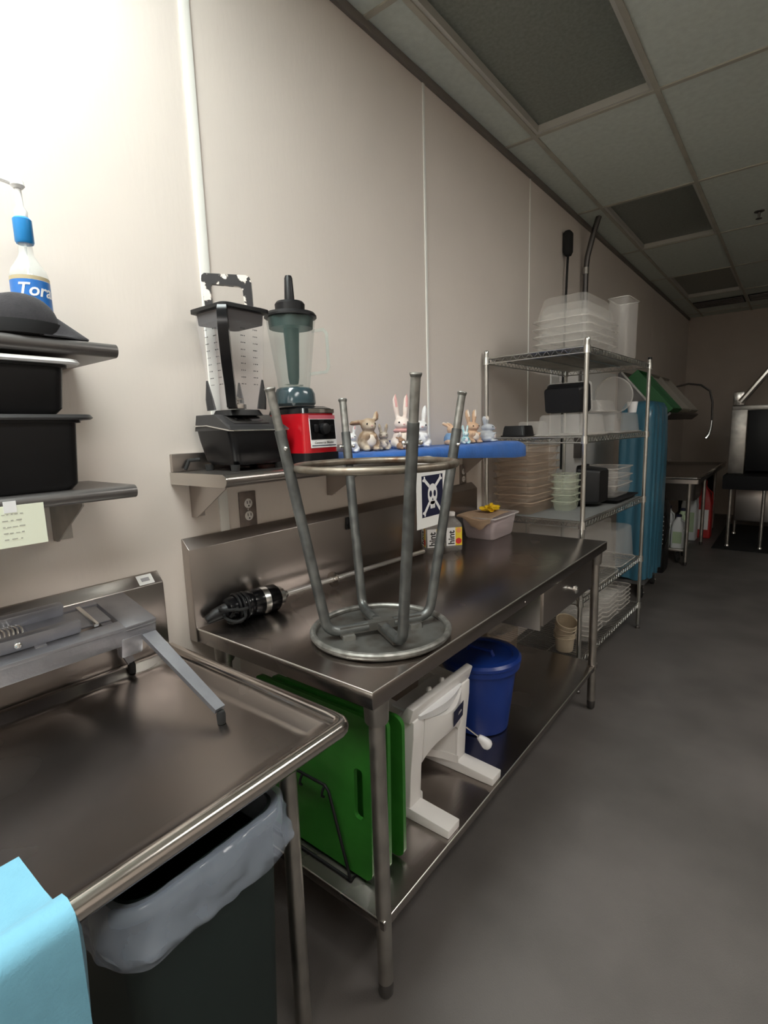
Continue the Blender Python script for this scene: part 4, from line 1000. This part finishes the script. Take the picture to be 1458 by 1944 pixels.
# stack on the top shelf
for k in range(5):
    pos = ('bottom', 'second', 'middle', 'fourth', 'topmost')[k]
    pan_obj('upside-down clear food pan, %s of the nested stack on top of the rack' % pos, 0.385, 0.365, ZS[0] + 0.042 * k, 0.150, 0.245, 0.135, 'clear', True, 0.84, 0.04, 0.016, group='nested clear pans on top of the rack')
pan_obj('tall clear container standing behind the pans on top of the rack', 0.515, 0.80, ZS[0], 0.058, 0.115, 0.355, 'clear_frost', False, 0.97, 0.02, 0.004)
# second shelf
pan_obj('shallow black pan at the left corner of the second rack shelf', 0.155, 0.10, ZS[1], 0.072, 0.07, 0.062, 'black_plastic', True, 0.92, 0.015, 0.006, inner=True)
pan_obj('small clear pan behind the shallow black pan on the second rack shelf', 0.17, 0.26, ZS[1], 0.075, 0.07, 0.085, 'clear', True, 0.9, 0.015, 0.006)
pan_obj('wide clear pan at the front of the second rack shelf', 0.425, 0.22, ZS[1], 0.135, 0.19, 0.115, 'clear_frost', True, 0.92, 0.03, 0.012)
pan_obj('clear pan at the far end of the second rack shelf by the blue cover', 0.44, 0.86, ZS[1], 0.12, 0.26, 0.125, 'clear_frost', True, 0.92, 0.03, 0.012)
pan_obj('clear pan lying across the wide clear pan on the second rack shelf', 0.41, 0.60, ZS[1] + .130, 0.10, 0.16, 0.07, 'clear_frost', True, 0.9, 0.03, 0.01)
t = rack_thing('food_pan', 'black pan standing on its side on the second rack shelf', 'pan', 0.365, 0.255, ZS[1] + .1175)
Rx = Matrix.Translation((0, 0, 0.085)) @ Matrix.Rotation(math.radians(-80), 4, 'X')
mb = MB(); shell_pan(mb, (0, 0, -0.03), 0.120, 0.078, 0.10, 0.92, 0.02, 0.008, inner=True); part('pan_body', mb.xf(Rx), 'black_plastic', t, world=False)
mb = MB().loft([rr(0, 0, 0.124, 0.082, 0.02, 0.071), rr(0, 0, 0.132, 0.090, 0.02, 0.080), rr(0, 0, 0.132, 0.090, 0.02, 0.086)]); part('clear_lid', mb.xf(Rx), 'clear_frost', t, world=False)
t = rack_thing('round_lid', 'large round clear lid standing upright on the second rack shelf', 'lid', 0.475, 0.80, ZS[1] + .1265)
part('disc', MB().lathe([(0.112, -0.004), (0.118, 0.0), (0.112, 0.004), (0.10, 0.006), (0.02, 0.010)], 36).xf(Matrix.Translation((0, 0, 0.112)) @ Matrix.Rotation(math.radians(14), 4, 'X') @ Matrix.Rotation(PI / 2, 4, 'X')), 'clear', t, world=False)
part('rim', MB().tube([(0.114 * math.cos(2 * PI * i / 40), 0, 0.114 * math.sin(2 * PI * i / 40)) for i in range(40)], 0.004, 6, closed=True).xf(Matrix.Translation((0, 0, 0.112)) @ Matrix.Rotation(math.radians(14), 4, 'X')), 'clear_frost', t, world=False)
t = rack_thing('paper_cup', 'white cup standing beside the round lid on the second rack shelf', 'cup', 0.53, 1.02, ZS[1] + .1265)
part('cup_body', MB().lathe([(0.026, 0), (0.034, 0.07), (0.036, 0.072), (0.033, 0.071), (0.025, 0.004)], 20), 'white_gloss', t, world=False)
# third shelf
for k in range(8):
    pos = ('bottom', 'second', 'third', 'fourth', 'fifth', 'sixth', 'seventh', 'topmost')[k]
    pan_obj('brownish clear food pan, %s of the tall stack on the third rack shelf' % pos, 0.150, 0.235, ZS[2] + 0.0455 * k, 0.118, 0.20, 0.075, 'clear_amber', False, 0.90, 0.025, 0.010, group='tall pan stack on the third shelf')
for k in range(5):
    pos = ('bottom', 'second', 'middle', 'fourth', 'topmost')[k]
    pan_obj('small greenish clear pan, %s of the short stack on the third rack shelf' % pos, 0.345, 0.37, ZS[2] + 0.040 * k, 0.055, 0.085, 0.06, 'clear_green', False, 0.90, 0.018, 0.008, group='short pan stack on the third shelf')
t = rack_thing('food_pan', 'black pan standing on its end in the middle of the third rack shelf', 'pan', 0.44, 0.585, ZS[2])
mb = MB(); shell_pan(mb, (0, 0, 0), 0.118, 0.10, 0.135, 0.9, 0.02, 0.012, inner=True)
part('pan_body', mb.xf(Matrix.Translation((0.06, 0, 0.131)) @ Matrix.Rotation(math.radians(-90), 4, 'Y')), 'black_plastic', t, world=False)
t = rack_thing('tray', 'flat black tray under clear tubs on the third rack shelf', 'tray', 0.40, 0.93, ZS[2])
mb = MB(); shell_pan(mb, (0, 0, 0), 0.15, 0.22, 0.03, 0.95, 0.02, 0.010, inner=True); part('tray_body', mb, 'black_matte', t, world=False)
for k in range(3):
    pos = ('bottom', 'middle', 'top')[k]
    pan_obj('clear tub, %s one of the stack on the black tray of the rack' % pos, 0.40, 0.93, ZS[2] + .031 + 0.055 * k, 0.12, 0.185, 0.085, 'clear_frost', False, 0.94, 0.03, 0.010, group='clear tubs on the black tray')
# fourth shelf
pan_obj('large upside-down clear storage bin on the fourth rack shelf', 0.36, 0.42, ZS[3], 0.20, 0.31, 0.36, 'clear', True, 0.86, 0.05, 0.015)
pan_obj('clear storage bin behind the large one on the fourth rack shelf', 0.40, 0.965, ZS[3], 0.15, 0.19, 0.24, 'clear_frost', True, 0.9, 0.04, 0.012)
# lowest shelf
for q, (lx, ly, n_, lb) in enumerate(((0.46, 0.36, 5, 'nearer'), (0.46, 0.66, 6, 'middle'), (0.46, 0.94, 5, 'farther'))):
    for k in range(n_):
        pos = ('bottom', 'second', 'third', 'fourth', 'fifth', 'sixth')[k]
        pan_obj('shallow clear pan, %s of the %s stack on the lowest rack shelf' % (pos, lb), lx, ly, ZS[4] + 0.030 * k, 0.095, 0.118, 0.05, 'clear' if q else 'clear_frost', False, 0.9, 0.03, 0.008, group='pan stacks on the lowest rack shelf')
def cup(lx, ly, z, tilt, label, az=0.0):
    t = rack_thing('measuring_cup', label, 'cup', lx, ly, z, az, 'cream cups on the lowest rack shelf')
    Rm = Matrix.Translation((0, 0, 0.0)) @ Matrix.Rotation(tilt, 4, 'Y')
    part('cup_body', MB().lathe([(0.044, 0.0), (0.048, 0.006), (0.058, 0.105), (0.063, 0.108), (0.063, 0.116), (0.057, 0.116), (0.046, 0.008)], 24).xf(Rm), 'cream_cup', t, world=False)
    part('rim_band', MB().tube([(0.060 * math.cos(2 * PI * i / 28), 0.060 * math.sin(2 * PI * i / 28), 0.085) for i in range(28)], 0.003, 6, closed=True).xf(Rm), 'cream_cup', t, world=False)
cup(0.47, 0.075, ZS[4], 0.0, 'cream plastic cup standing at the near end of the lowest rack shelf')
cup(0.455, 0.072, ZS[4] + 0.085, 0.42, 'tilted cream plastic cup nested in the cup on the lowest rack shelf', -0.6)
# ================================================================== UNDER THE WORK TABLE
ZU = 0.25
def board(y, lean, x0, x1, z1, label, slot=True):
    t = thing('cutting_board', label, 'cutting board', ((x0 + x1) / 2, y, ZU + .0112), rot=(lean, 0, 0), group='green boards on the lower shelf')
    hw = (x1 - x0) / 2; H = z1 - ZU; r = 0.03
    out = []
    for cx, cz, a0 in ((hw - r, H - r, 0), (-hw + r, H - r, 90), (-hw + r, r, 180), (hw - r, r, 270)):
        out += [(cx + r * math.cos(math.radians(a0 + 15 * q)), cz + r * math.sin(math.radians(a0 + 15 * q))) for q in range(7)]
    hz, hh, hx0, hx1 = H * 0.52, 0.075, (hw - 0.060 if slot else -hw + 0.028), (hw - 0.028 if slot else -hw + 0.060)
    hole = []
    for cx, cz, a0 in ((hx1 - .012, hz + hh - .012, 0), (hx0 + .012, hz + hh - .012, 90), (hx0 + .012, hz - hh + .012, 180), (hx1 - .012, hz - hh + .012, 270)):
        hole += [(cx + .012 * math.cos(math.radians(a0 + 30 * q)), cz + .012 * math.sin(math.radians(a0 + 30 * q))) for q in range(4)]
    bm = bmesh.new()
    def loop(pts, yy): return [bm.verts.new((p[0], yy, p[1])) for p in pts]
    for yy in (-0.0065, 0.0065):
        vo = loop(out, yy); vh = loop(hole, yy)
        es = [bm.edges.new((vo[i], vo[(i + 1) % len(vo)])) for i in range(len(vo))] + [bm.edges.new((vh[i], vh[(i + 1) % len(vh)])) for i in range(len(vh))]
        bmesh.ops.triangle_fill(bm, use_beauty=True, use_dissolve=False, edges=es)
        if yy < 0: a0_, h0_ = vo, vh
        else: a1_, h1_ = vo, vh
    for A_, B_ in ((a0_, a1_), (h0_, h1_)):
        for i in range(len(A_)): bm.faces.new((A_[i], A_[(i + 1) % len(A_)], B_[(i + 1) % len(A_)], B_[i]))
    mb = MB(); mb._add(bm); part('board_slab', mb, 'green_board', t, world=False)
    return t
board(0.955, math.radians(-1.5), 0.17, 0.648, 0.735, 'green plastic cutting board nearest the table leg, first of three')
board(1.010, math.radians(-1.5), 0.18, 0.664, 0.715, 'green plastic cutting board in the middle of the three')
board(1.075, math.radians(-1.0), 0.18, 0.668, 0.690, 'green plastic cutting board nearest the white juicer, last of three', False)
br = thing('board_rack', 'black wire rack holding the green cutting boards upright', 'rack', (0.4, 0.93, ZU))
part('wire_hoop', MB().tube([(0.20, 0.928, ZU + .006), (0.22, 0.928, 0.50), (0.235, 0.928, 0.513), (0.50, 0.928, 0.513), (0.515, 0.928, 0.50), (0.585, 0.928, ZU + .006)], 0.0045, 8), 'black_plastic', br)
part('base_wire', MB().tube([(0.20, 0.928, ZU + .006), (0.20, 1.115, ZU + .006), (0.585, 1.115, ZU + .006), (0.585, 0.928, ZU + .006)], 0.0045, 8, closed=True), 'black_plastic', br)
for x in (0.41, 0.50):
    part('hook', MB().tube([(x, 0.928, 0.513), (x, 0.918, 0.50), (x, 0.915, 0.488), (x, 0.922, 0.480)], 0.004, 7), 'black_plastic', br)

# white hand-cranked juicer
jx = thing('hand_juicer', 'white plastic hand-cranked juicer on two feet on the lower shelf', 'juicer', (0.56, 1.40, ZU))
for (ya, yb) in ((1.218, 1.285), (1.515, 1.582)):
    part('foot', MB().prism([(0.36, ZU + .0005), (0.728, ZU + .0005), (0.730, ZU + .030), (0.575, ZU + .040), (0.36, ZU + .036)], 1, ya, yb, 0.004), 'white_plastic', jx)
    part('side_column', MB().prism([(0.40, ZU + .034), (0.583, ZU + .034), (0.590, ZU + .16), (0.604, ZU + .29), (0.606, ZU + .345), (0.42, ZU + .365)], 1, ya + .002, yb - .002, 0.005), 'white_plastic', jx)
mb = MB(); rings = []
for k in range(17):      # bulging hood with the arch of the opening under it
    s = k / 16; y = 1.283 + (1.517 - 1.283) * s
    bul = 0.030 * math.sin(PI * s)
    arch = ZU + 0.225 - 0.055 * (abs(2 * s - 1)) ** 2.6
    topz = ZU + 0.335 - 0.022 * math.sin(PI * s) + 0.0 * s
    rings.append([(0.590 + bul, y, arch), (0.600 + bul * 1.2, y, arch + .03), (0.606 + bul * 1.0, y, topz), (0.585 + bul * 0.6, y, topz + .004), (0.47, y, topz + .004), (0.47, y, arch)])
part('hood', mb.loft(rings), 'white_plastic', jx, sharp=40)
mb = MB(); rings = []
for k in range(15):
    s = k / 14; y = 1.283 + (1.517 - 1.283) * s
    x = 0.578 - 0.145 * math.sin(PI * s) ** 0.6
    rings.append([(x, y, ZU + .055 + 0.035 * math.sin(PI * s)), (x, y, ZU + .225), (x - .012, y, ZU + .225), (x - .012, y, ZU + .055 + 0.035 * math.sin(PI * s))])
part('back_wall', mb.loft(rings), 'white_plastic', jx, sharp=50)
mb = MB(); rings = []
for k in range(15):
    s = k / 14; y = 1.283 + (1.517 - 1.283) * s
    x = 0.590 - 0.135 * math.sin(PI * s) ** 0.6
    z0 = ZU + .034 + 0.030 * math.sin(PI * s)
    rings.append([(x, y, z0), (x, y, z0 + .030), (x - .03, y, z0 + .030), (x - .03, y, z0)])
part('arched_band', mb.loft(rings), 'white_plastic', jx, sharp=50)
part('tray', MB().prism([(0.560, ZU + .350), (0.600, ZU + .344), (0.616, ZU + .396), (0.590, ZU + .402)], 1, 1.205, 1.585, 0.005), 'white_plastic', jx)
mb = MB(); rings = []
for k in range(13):
    s = k / 12; y = 1.25 + 0.26 * s
    rings.append([(0.50, y, ZU + .362), (0.612 + 0.02 * math.sin(PI * s), y, ZU + .356), (0.605 + 0.022 * math.sin(PI * s), y, ZU + .340 - 0.016 * math.sin(PI * s)), (0.50, y, ZU + .335)])
part('spout_bowl', mb.loft(rings), 'white_gloss', jx, sharp=50)
for y in (1.34, 1.42):
    part('tray_stud', MB().lathe([(0.010, 0), (0.008, 0.012), (0.004, 0.016)], 10, (0.585, y, ZU + .396)), 'white_gloss', jx)
fb = frame((0.6375, 1.425, ZU + .255), (-0.010, 1, 0.0), (0, 0, 1))
lb = part('brand_label', MB().loft([[(0.6385, 1.405, ZU + .252), (0.6395, 1.405, ZU + .252), (0.6425, 1.405, ZU + .308), (0.6415, 1.405, ZU + .308)],
                                   [(0.6250, 1.490, ZU + .252), (0.6260, 1.490, ZU + .252), (0.6300, 1.490, ZU + .308), (0.6290, 1.490, ZU + .308)]]), 'print_navy', jx)
part('brand_lettering', MB().box((0.014, 0.018, 0.0012), (0.046, 0.022, 0.0022)).box((0.016, 0.024, 0.0016), (0.040, 0.027, 0.0026)).xf(frame((0.6378, 1.425, ZU + .262), (-0.0098, 0.06, 0.0), (0.002, 0, 0.043))), 'print_grey', lb)
part('crank_rod', MB().cyl((0.592, 1.575, ZU + .150), (0.630, 1.605, ZU + .108), 0.003, n=8), 'steel_edge', jx)
kd = Vector((0.70, 0.28, -0.66)).normalized(); k0 = Vector((0.627, 1.603, ZU + .112))
part('crank_knob', onax(k0, kd, [(0.009, 0), (0.012, 0.006), (0.020, 0.032), (0.021, 0.044), (0.016, 0.054), (0.006, 0.059)], 18), 'white_gloss', jx, sharp=60)

# blue bucket with lid
bk = thing('bucket', 'blue plastic bucket with darker lid on the lower shelf', 'bucket', (0.50, 1.86, ZU))
part('bucket_body', MB().lathe([(0.105, 0.001), (0.115, 0.006), (0.150, 0.285), (0.150, 0.29)], 36, (0.50, 1.86, ZU)), 'blue_bucket', bk)
part('lid', MB().lathe([(0.152, 0.270), (0.163, 0.275), (0.163, 0.296), (0.168, 0.300), (0.168, 0.312), (0.158, 0.322), (0.135, 0.324), (0.13, 0.316), (0.02, 0.314)], 36, (0.50, 1.86, ZU)), 'blue_bucket', bk)
part('lid_handle', MB().tube([(0.44, 1.86, ZU + .314), (0.45, 1.86, ZU + .335), (0.55, 1.86, ZU + .335), (0.56, 1.86, ZU + .314)], 0.008, 8), 'blue_lid', bk)
ct = thing('container', 'translucent brown container at the back of the lower shelf', 'container', (0.28, 2.45, ZU))
mb = MB(); shell_pan(mb, (0.28, 2.45, ZU + .001), 0.09, 0.12, 0.20, 0.9, 0.03, 0.012); part('container_body', mb, 'clear_amber', ct)
part('container_lid', MB().loft([rr(0.28, 2.45, 0.106, 0.136, 0.035, ZU + .202), rr(0.28, 2.45, 0.108, 0.138, 0.035, ZU + .212), rr(0.28, 2.45, 0.09, 0.12, 0.03, ZU + .216)]), 'clear_frost', ct)

# ================================================================== WALL ITEMS BEHIND THE RACK
pc = thing('hanging_plug', 'black plug on a thin cord hanging on the wall above the rack', 'plug', (0.03, 4.145, 2.76))
part('plug_body', MB().loft([rr(0.035, 4.145, 0.020, 0.030, 0.015, 2.755), rr(0.035, 4.145, 0.030, 0.040, 0.02, 2.78), rr(0.035, 4.145, 0.030, 0.040, 0.02, 2.91), rr(0.035, 4.145, 0.02, 0.03, 0.015, 2.925)]), 'black_rubber', pc)
part('cord', MB().tube([(0.035, 4.145, 2.76), (0.03, 4.14, 2.5), (0.02, 4.145, 2.1), (0.02, 4.14, 1.15)], 0.009, 8).tube([(0.035, 4.16, 2.76), (0.03, 4.15, 2.62), (0.03, 4.14, 2.5)], 0.006, 6), 'black_rubber', pc)
cn = thing('conduit', 'grey conduit pipe running down the wall from the ceiling', 'pipe', (0.04, 4.54, 1.1))
part('pipe', MB().tube([(0.13, 4.56, 3.12), (0.10, 4.55, 3.02), (0.055, 4.54, 2.83), (0.045, 4.54, 2.72), (0.045, 4.54, 1.40)], 0.022, 12), 'steel_dark', cn)
part('coupling', MB().lathe([(0.026, 2.70), (0.026, 2.75)], 12, (0.045, 4.54, 0)), 'steel_dull', cn)
part('junction_box', MB().box((0.002, 4.46, 1.22), (0.07, 4.62, 1.42), 0.006), 'steel_dark', cn)
solo('wall_board', MB().box((0.0005, 3.92, 1.06), (0.010, 5.70, 1.985), 0.003), 'panel_white', 'white board fixed to the wall behind the wire rack', 'board', (0.004, 4.8, 1.06))

# ================================================================== COVERED CART
kx0, kx1, ky0, ky1 = 0.30, 0.565, 4.72, 5.30
ck = thing('covered_cart', 'tall rolling rack under a blue plastic cover at the end of the wire rack', 'cart', (0.42, 5.0, 0))
mb = MB()
for (x, y) in ((kx0 + .03, ky0 + .03), (kx1 - .03, ky0 + .03), (kx0 + .03, ky1 - .03), (kx1 - .03, ky1 - .03)): mb.box((x - .012, y - .012, 0.12), (x + .012, y + .012, 1.60))
part('frame', mb.box((kx0 + .02, ky0 + .02, 0.12), (kx1 - .02, ky1 - .02, 0.15)), 'cart_grey', ck)
mb = MB(); rings = []
NC = 96
for k, z in enumerate((0.17, 0.4, 0.7, 1.0, 1.3, 1.52, 1.62, 1.665, 1.68)):
    g = [1, 1, 1, 1, 1, .99, .95, .80, .4][k]
    base = even(rr((kx0 + kx1) / 2, (ky0 + ky1) / 2, (kx1 - kx0) / 2 * g + .004, (ky1 - ky0) / 2 * g + .004, 0.05 * g, z, 8), NC)
    ring = []
    for i, p in enumerate(base):
        d_ = Vector((p[0] - .4325, p[1] - 5.01, 0)).normalized()
        w = (0.010 * math.sin(i * 0.62 + z * 0.8) + 0.007 * math.sin(i * 1.27 + 1.3 - z)) * (1.1 if z < 1.5 else 0.4)
        ring.append((p[0] + d_.x * w, p[1] + d_.y * w, p[2] + (0.012 * math.sin(i * 0.5) if k == 0 else 0)))
    rings.append(ring)
part('plastic_cover', mb.loft(rings, False, True), 'drape_blue', ck, sharp=80)
for (x, y) in ((kx0 + .05, ky0 + .05), (kx1 - .05, ky0 + .05), (kx0 + .05, ky1 - .05), (kx1 - .05, ky1 - .05)):
    w_ = part('caster', MB().cyl((x - .014, y, 0.045), (x + .014, y, 0.045), 0.045, n=20), 'black_rubber', ck)
    part('caster_fork', MB().box((x - .022, y - .012, 0.04), (x - .017, y + .012, 0.12)).box((x + .017, y - .012, 0.04), (x + .022, y + .012, 0.12)).ell((x + .024, y, 0.045), (0.004, 0.008, 0.008), 8, 6), 'chrome', w_)

# ================================================================== DISH AREA AT THE FAR END
dt = thing('dish_table', 'long dark stainless dish table along the wall at the far end', 'table', (0.36, 7.3, 0))
mb = MB()
mb.loft([rect(0.02, 0.745, 6.03, 8.5, 0.87, 0.02), rect(0.02, 0.745, 6.03, 8.5, 0.925, 0.02), rect(0.04, 0.725, 6.05, 8.48, 0.93, 0.02), rect(0.06, 0.70, 6.08, 8.46, 0.895, 0.03)], True, True)
part('table_pan', mb, 'steel', dt)
part('rolled_rim', MB().tube([(0.05, 6.035, 0.925), (0.725, 6.035, 0.925), (0.743, 6.055, 0.925), (0.743, 8.5, 0.925)], 0.016, 10), 'steel_edge', dt)
part('backsplash', MB().prism([(0.002, 0.88), (0.03, 0.88), (0.03, 1.13), (0.002, 1.16)], 1, 6.03, 8.5), 'steel', dt)
part('sink_bowl', MB().loft([rect(0.13, 0.62, 6.75, 7.35, 0.60, 0.05), rect(0.11, 0.64, 6.73, 7.37, 0.87, 0.05)], True, False), 'steel_dark', dt)
for (x, y) in ((0.655, 6.10), (0.655, 7.25), (0.10, 6.10), (0.655, 8.3)):
    l = part('leg', MB().lathe([(0.020, 0.04), (0.020, 0.88)], 14, (x, y, 0)), 'steel_dull', dt)
    part('bullet_foot', MB().lathe([(0.012, 0.0), (0.02, 0.02), (0.018, 0.045)], 12, (x, y, 0)), 'steel_dark', l)
sf = thing('spray_faucet', 'pre-rinse spray faucet with arched hose over the dish table', 'faucet', (0.09, 7.70, 0.93))
part('riser', MB().tube([(0.09, 7.70, 0.93), (0.09, 7.70, 1.75)], 0.014, 10), 'steel_dull', sf)
hz = [(0.09, 7.70, 1.75), (0.12, 7.70, 1.86), (0.22, 7.70, 1.94), (0.36, 7.70, 1.965), (0.50, 7.70, 1.94), (0.60, 7.70, 1.86), (0.635, 7.70, 1.72), (0.64, 7.70, 1.50)]
part('hose', MB().tube(hz, 0.012, 8), 'steel_dark', sf)
part('spray_head', MB().tube([(0.64, 7.70, 1.50), (0.635, 7.70, 1.40), (0.62, 7.70, 1.33), (0.59, 7.70, 1.28)], [0.012, 0.016, 0.018, 0.026], 10), 'chrome', sf)
part('valve', MB().box((0.05, 7.61, 0.935), (0.13, 7.79, 0.985), 0.015).tube([(0.13, 7.63, 0.97), (0.19, 7.60, 1.0)], 0.009, 8).tube([(0.13, 7.77, 0.97), (0.19, 7.80, 1.0)], 0.009, 8), 'chrome', sf)
# slanted overshelf with racks
sh = thing('slanted_shelf', 'slanted wall shelf for dish racks above the dish table', 'shelf', (0.3, 6.7, 1.56))
def slant(u, v, w):   # u down the slope from the wall, v along y, w above the slope
    a = math.radians(-50); return (0.06 + u * math.cos(a) - w * math.sin(a), v, 2.02 + u * math.sin(a) + w * math.cos(a))
def sbx(u0, v0, w0, u1, v1, w1, bev=0.0):
    m_ = MB().box((u0, v0, w0), (u1, v1, w1), bev); m_.v = [slant(*p) for p in m_.v]; return m_
part('shelf_tray', sbx(0.0, 5.76, -0.03, 0.62, 7.55, -0.012), 'steel_dull', sh)
part('front_ledge', sbx(0.61, 5.76, -0.03, 0.63, 7.55, 0.06), 'steel_dark', sh)
for y in (5.80, 6.65, 7.50):
    part('bracket', MB().prism([(0.002, 2.0), (0.02, 2.02), (0.44, 1.56), (0.40, 1.53), (0.002, 1.55)], 1, y, y + .012), 'steel_dark', sh)
def dish_rack(v0, v1, m, label, w=0.10):
    t = thing('dish_rack', label, 'dish rack', slant(0.3, (v0 + v1) / 2, 0))
    fr = MB()
    for a in (sbx(0.08, v0, -.011, 0.60, v1, 0.0), sbx(0.08, v0, 0.0, 0.095, v1, w), sbx(0.585, v0, 0.0, 0.60, v1, w), sbx(0.095, v0, 0.0, 0.585, v0 + .015, w), sbx(0.095, v1 - .015, 0.0, 0.585, v1, w)):
        off = len(fr.v); fr.v += a.v; fr.f += [[i + off for i in f] for f in a.f]
    part('crate', fr, m, t)
    for q in range(1, 5):
        part('divider', sbx(0.095, v0 + (v1 - v0) * q / 5 - .004, 0.0, 0.585, v0 + (v1 - v0) * q / 5 + .004, w * 0.8), m, t)
    return t
dish_rack(5.78, 6.30, 'green_tray', 'green plastic dish rack tilted on the slanted shelf')
dish_rack(6.33, 6.85, 'rack_beige', 'beige plastic dish rack next to the green one on the slanted shelf')
dish_rack(6.90, 7.42, 'rack_beige', 'farthest beige plastic dish rack on the slanted shelf')
# cleaning supplies below
dl = thing('dolly', 'low wheeled dolly under the dish table carrying white jugs', 'dolly', (0.50, 6.36, 0))
part('deck', MB().box((0.32, 6.16, 0.13), (0.63, 6.62, 0.155), 0.004), 'steel_dull', dl)
for (x, y) in ((0.40, 6.2), (0.57, 6.2), (0.40, 6.55), (0.57, 6.55)):
    w_ = part('wheel', MB().tube([(x, y + 0.042 * math.cos(2 * PI * i / 24), 0.062 + 0.042 * math.sin(2 * PI * i / 24)) for i in range(24)], 0.018, 8, closed=True), 'black_rubber', dl)
    part('hub', MB().cyl((x - .01, y, 0.062), (x + .01, y, 0.062), 0.030, n=14), 'cart_grey', w_)
    part('fork', MB().box((x - .026, y - .01, 0.06), (x - .020, y + .01, 0.13)).box((x + .020, y - .01, 0.06), (x + .026, y + .01, 0.13)), 'steel_dark', w_)
def jug(x, y, z, h, m, label, cap='print_navy', w=0.062):
    t = thing('jug', label, 'jug', (x, y, z), group='cleaning jugs under the dish table')
    part('jug_body', MB().loft([rr(x, y, w * .92, w * .92, 0.02, z), rr(x, y, w, w, 0.025, z + .01), rr(x, y, w, w, 0.025, z + h * .62), rr(x, y, w * .75, w * .75, 0.025, z + h * .78), rr(x, y, 0.026, 0.026, 0.025, z + h * .90), rr(x, y, 0.024, 0.024, 0.023, z + h * .94)]), m, t)
    part('cap', MB().lathe([(0.027, h * .93), (0.028, h * .99), (0.024, h)], 14, (x, y, z)), cap, t)
    part('handle', MB().tube([(x + w * .4, y - w * .5, z + h * .86), (x + w * 1.0, y - w * .8, z + h * .80), (x + w * 1.05, y - w * .85, z + h * .62), (x + w * .85, y - w * .8, z + h * .55)], 0.009, 8), m, t)
    part('label', MB().box((x - w * .7, y - w - .0015, z + h * .15), (x + w * .7, y - w - .0003, z + h * .50)), 'print_white' if m != 'jug_white' else 'jug_green', t)
jug(0.42, 6.24, 0.1555, 0.33, 'jug_white', 'white jug on the dolly nearest the covered cart')
jug(0.555, 6.26, 0.1555, 0.36, 'jug_white', 'white jug on the dolly nearest the table leg')
jug(0.42, 6.47, 0.1555, 0.42, 'jug_white', 'tall white jug at the back of the dolly')
jug(0.56, 6.46, 0.1555, 0.40, 'jug_green', 'pale green jug at the back of the dolly')
jug(0.48, 6.66 + 0.90, 0.0005, 0.72, 'jug_white', 'large white canister on the floor under the dish table', w=0.09)
jug(0.60, 7.80, 0.0005, 0.74, 'jug_red', 'red canister on the floor under the dish table', 'jug_red', w=0.10)
fn = thing('floor_blower', 'black floor blower with pale vent slats beside the covered cart', 'blower', (0.465, 5.80, 0))
part('housing', MB().loft([rr(0.465, 5.80, 0.058, 0.13, 0.03, 0.0005), rr(0.465, 5.80, 0.064, 0.14, 0.04, 0.05), rr(0.465, 5.80, 0.064, 0.14, 0.04, 0.66), rr(0.465, 5.80, 0.04, 0.10, 0.035, 0.73)]), 'black_plastic', fn)
for k in range(7): part('slat', MB().box((0.455, 5.655, 0.30 + k * .045), (0.515, 5.661, 0.310 + k * .045)), 'white_plastic', fn)
part('handle', MB().tube([(0.50, 5.74, 0.64), (0.545, 5.64, 0.60), (0.565, 5.62, 0.48), (0.545, 5.62, 0.34), (0.515, 5.69, 0.26)], 0.012, 8), 'black_rubber', fn)

# dish machine
dm = thing('dish_machine', 'large stainless dish machine with black door at the far right', 'dish machine', (1.25, 8.0, 0))
part('body', MB().box((0.86, 7.45, 0.86), (1.02, 8.25, 1.62), 0.01).box((1.02, 8.1, 0.86), (1.62, 8.25, 1.62), 0.01).box((0.86, 7.45, 1.60), (1.62, 8.25, 1.66), 0.01), 'steel_dull', dm)
part('door', MB().box((1.03, 7.44, 0.90), (1.62, 7.47, 1.60), 0.006), 'black_plastic', dm)
part('control_box', MB().box((0.87, 7.42, 1.66), (0.98, 7.60, 1.82), 0.01), 'steel_edge', dm)
part('lift_arm', MB().tube([(0.95, 7.40, 1.70), (1.25, 7.38, 2.12), (1.62, 7.38, 2.55)], 0.035, 10), 'steel_edge', dm)
part('sheet_guard', MB().box((0.84, 7.2, 0.70), (1.62, 8.25, 0.86), 0.01), 'black_matte', dm)
part('tank', MB().box((0.95, 7.55, 0.28), (1.58, 8.2, 0.70), 0.01), 'steel', dm)
for (x, y) in ((0.92, 7.3), (1.24, 7.28), (1.56, 7.3), (0.92, 8.15), (1.56, 8.15)):
    l = part('leg', MB().lathe([(0.018, 0.0135), (0.018, 0.71)], 12, (x, y, 0)), 'steel_dull', dm)
    part('foot', MB().lathe([(0.024, 0.0125), (0.02, 0.03)], 12, (x, y, 0)), 'chrome', l)
solo('floor_mat', MB().box((0.78, 7.12, 0.0003), (2.4, 8.9, 0.012), 0.003), 'mat_black', 'black rubber mat on the floor in front of the dish machine', 'mat', (1.5, 8.0, 0))
solo('trash_drum', MB().lathe([(0.19, 0), (0.20, 0.01), (0.235, 0.66), (0.25, 0.665), (0.25, 0.70), (0.23, 0.70), (0.22, 0.68)], 30, (0.36, 8.9, 0.0005)), 'black_matte', 'dark round trash drum in the far corner', 'trash can', (0.36, 8.9, 0.0005))
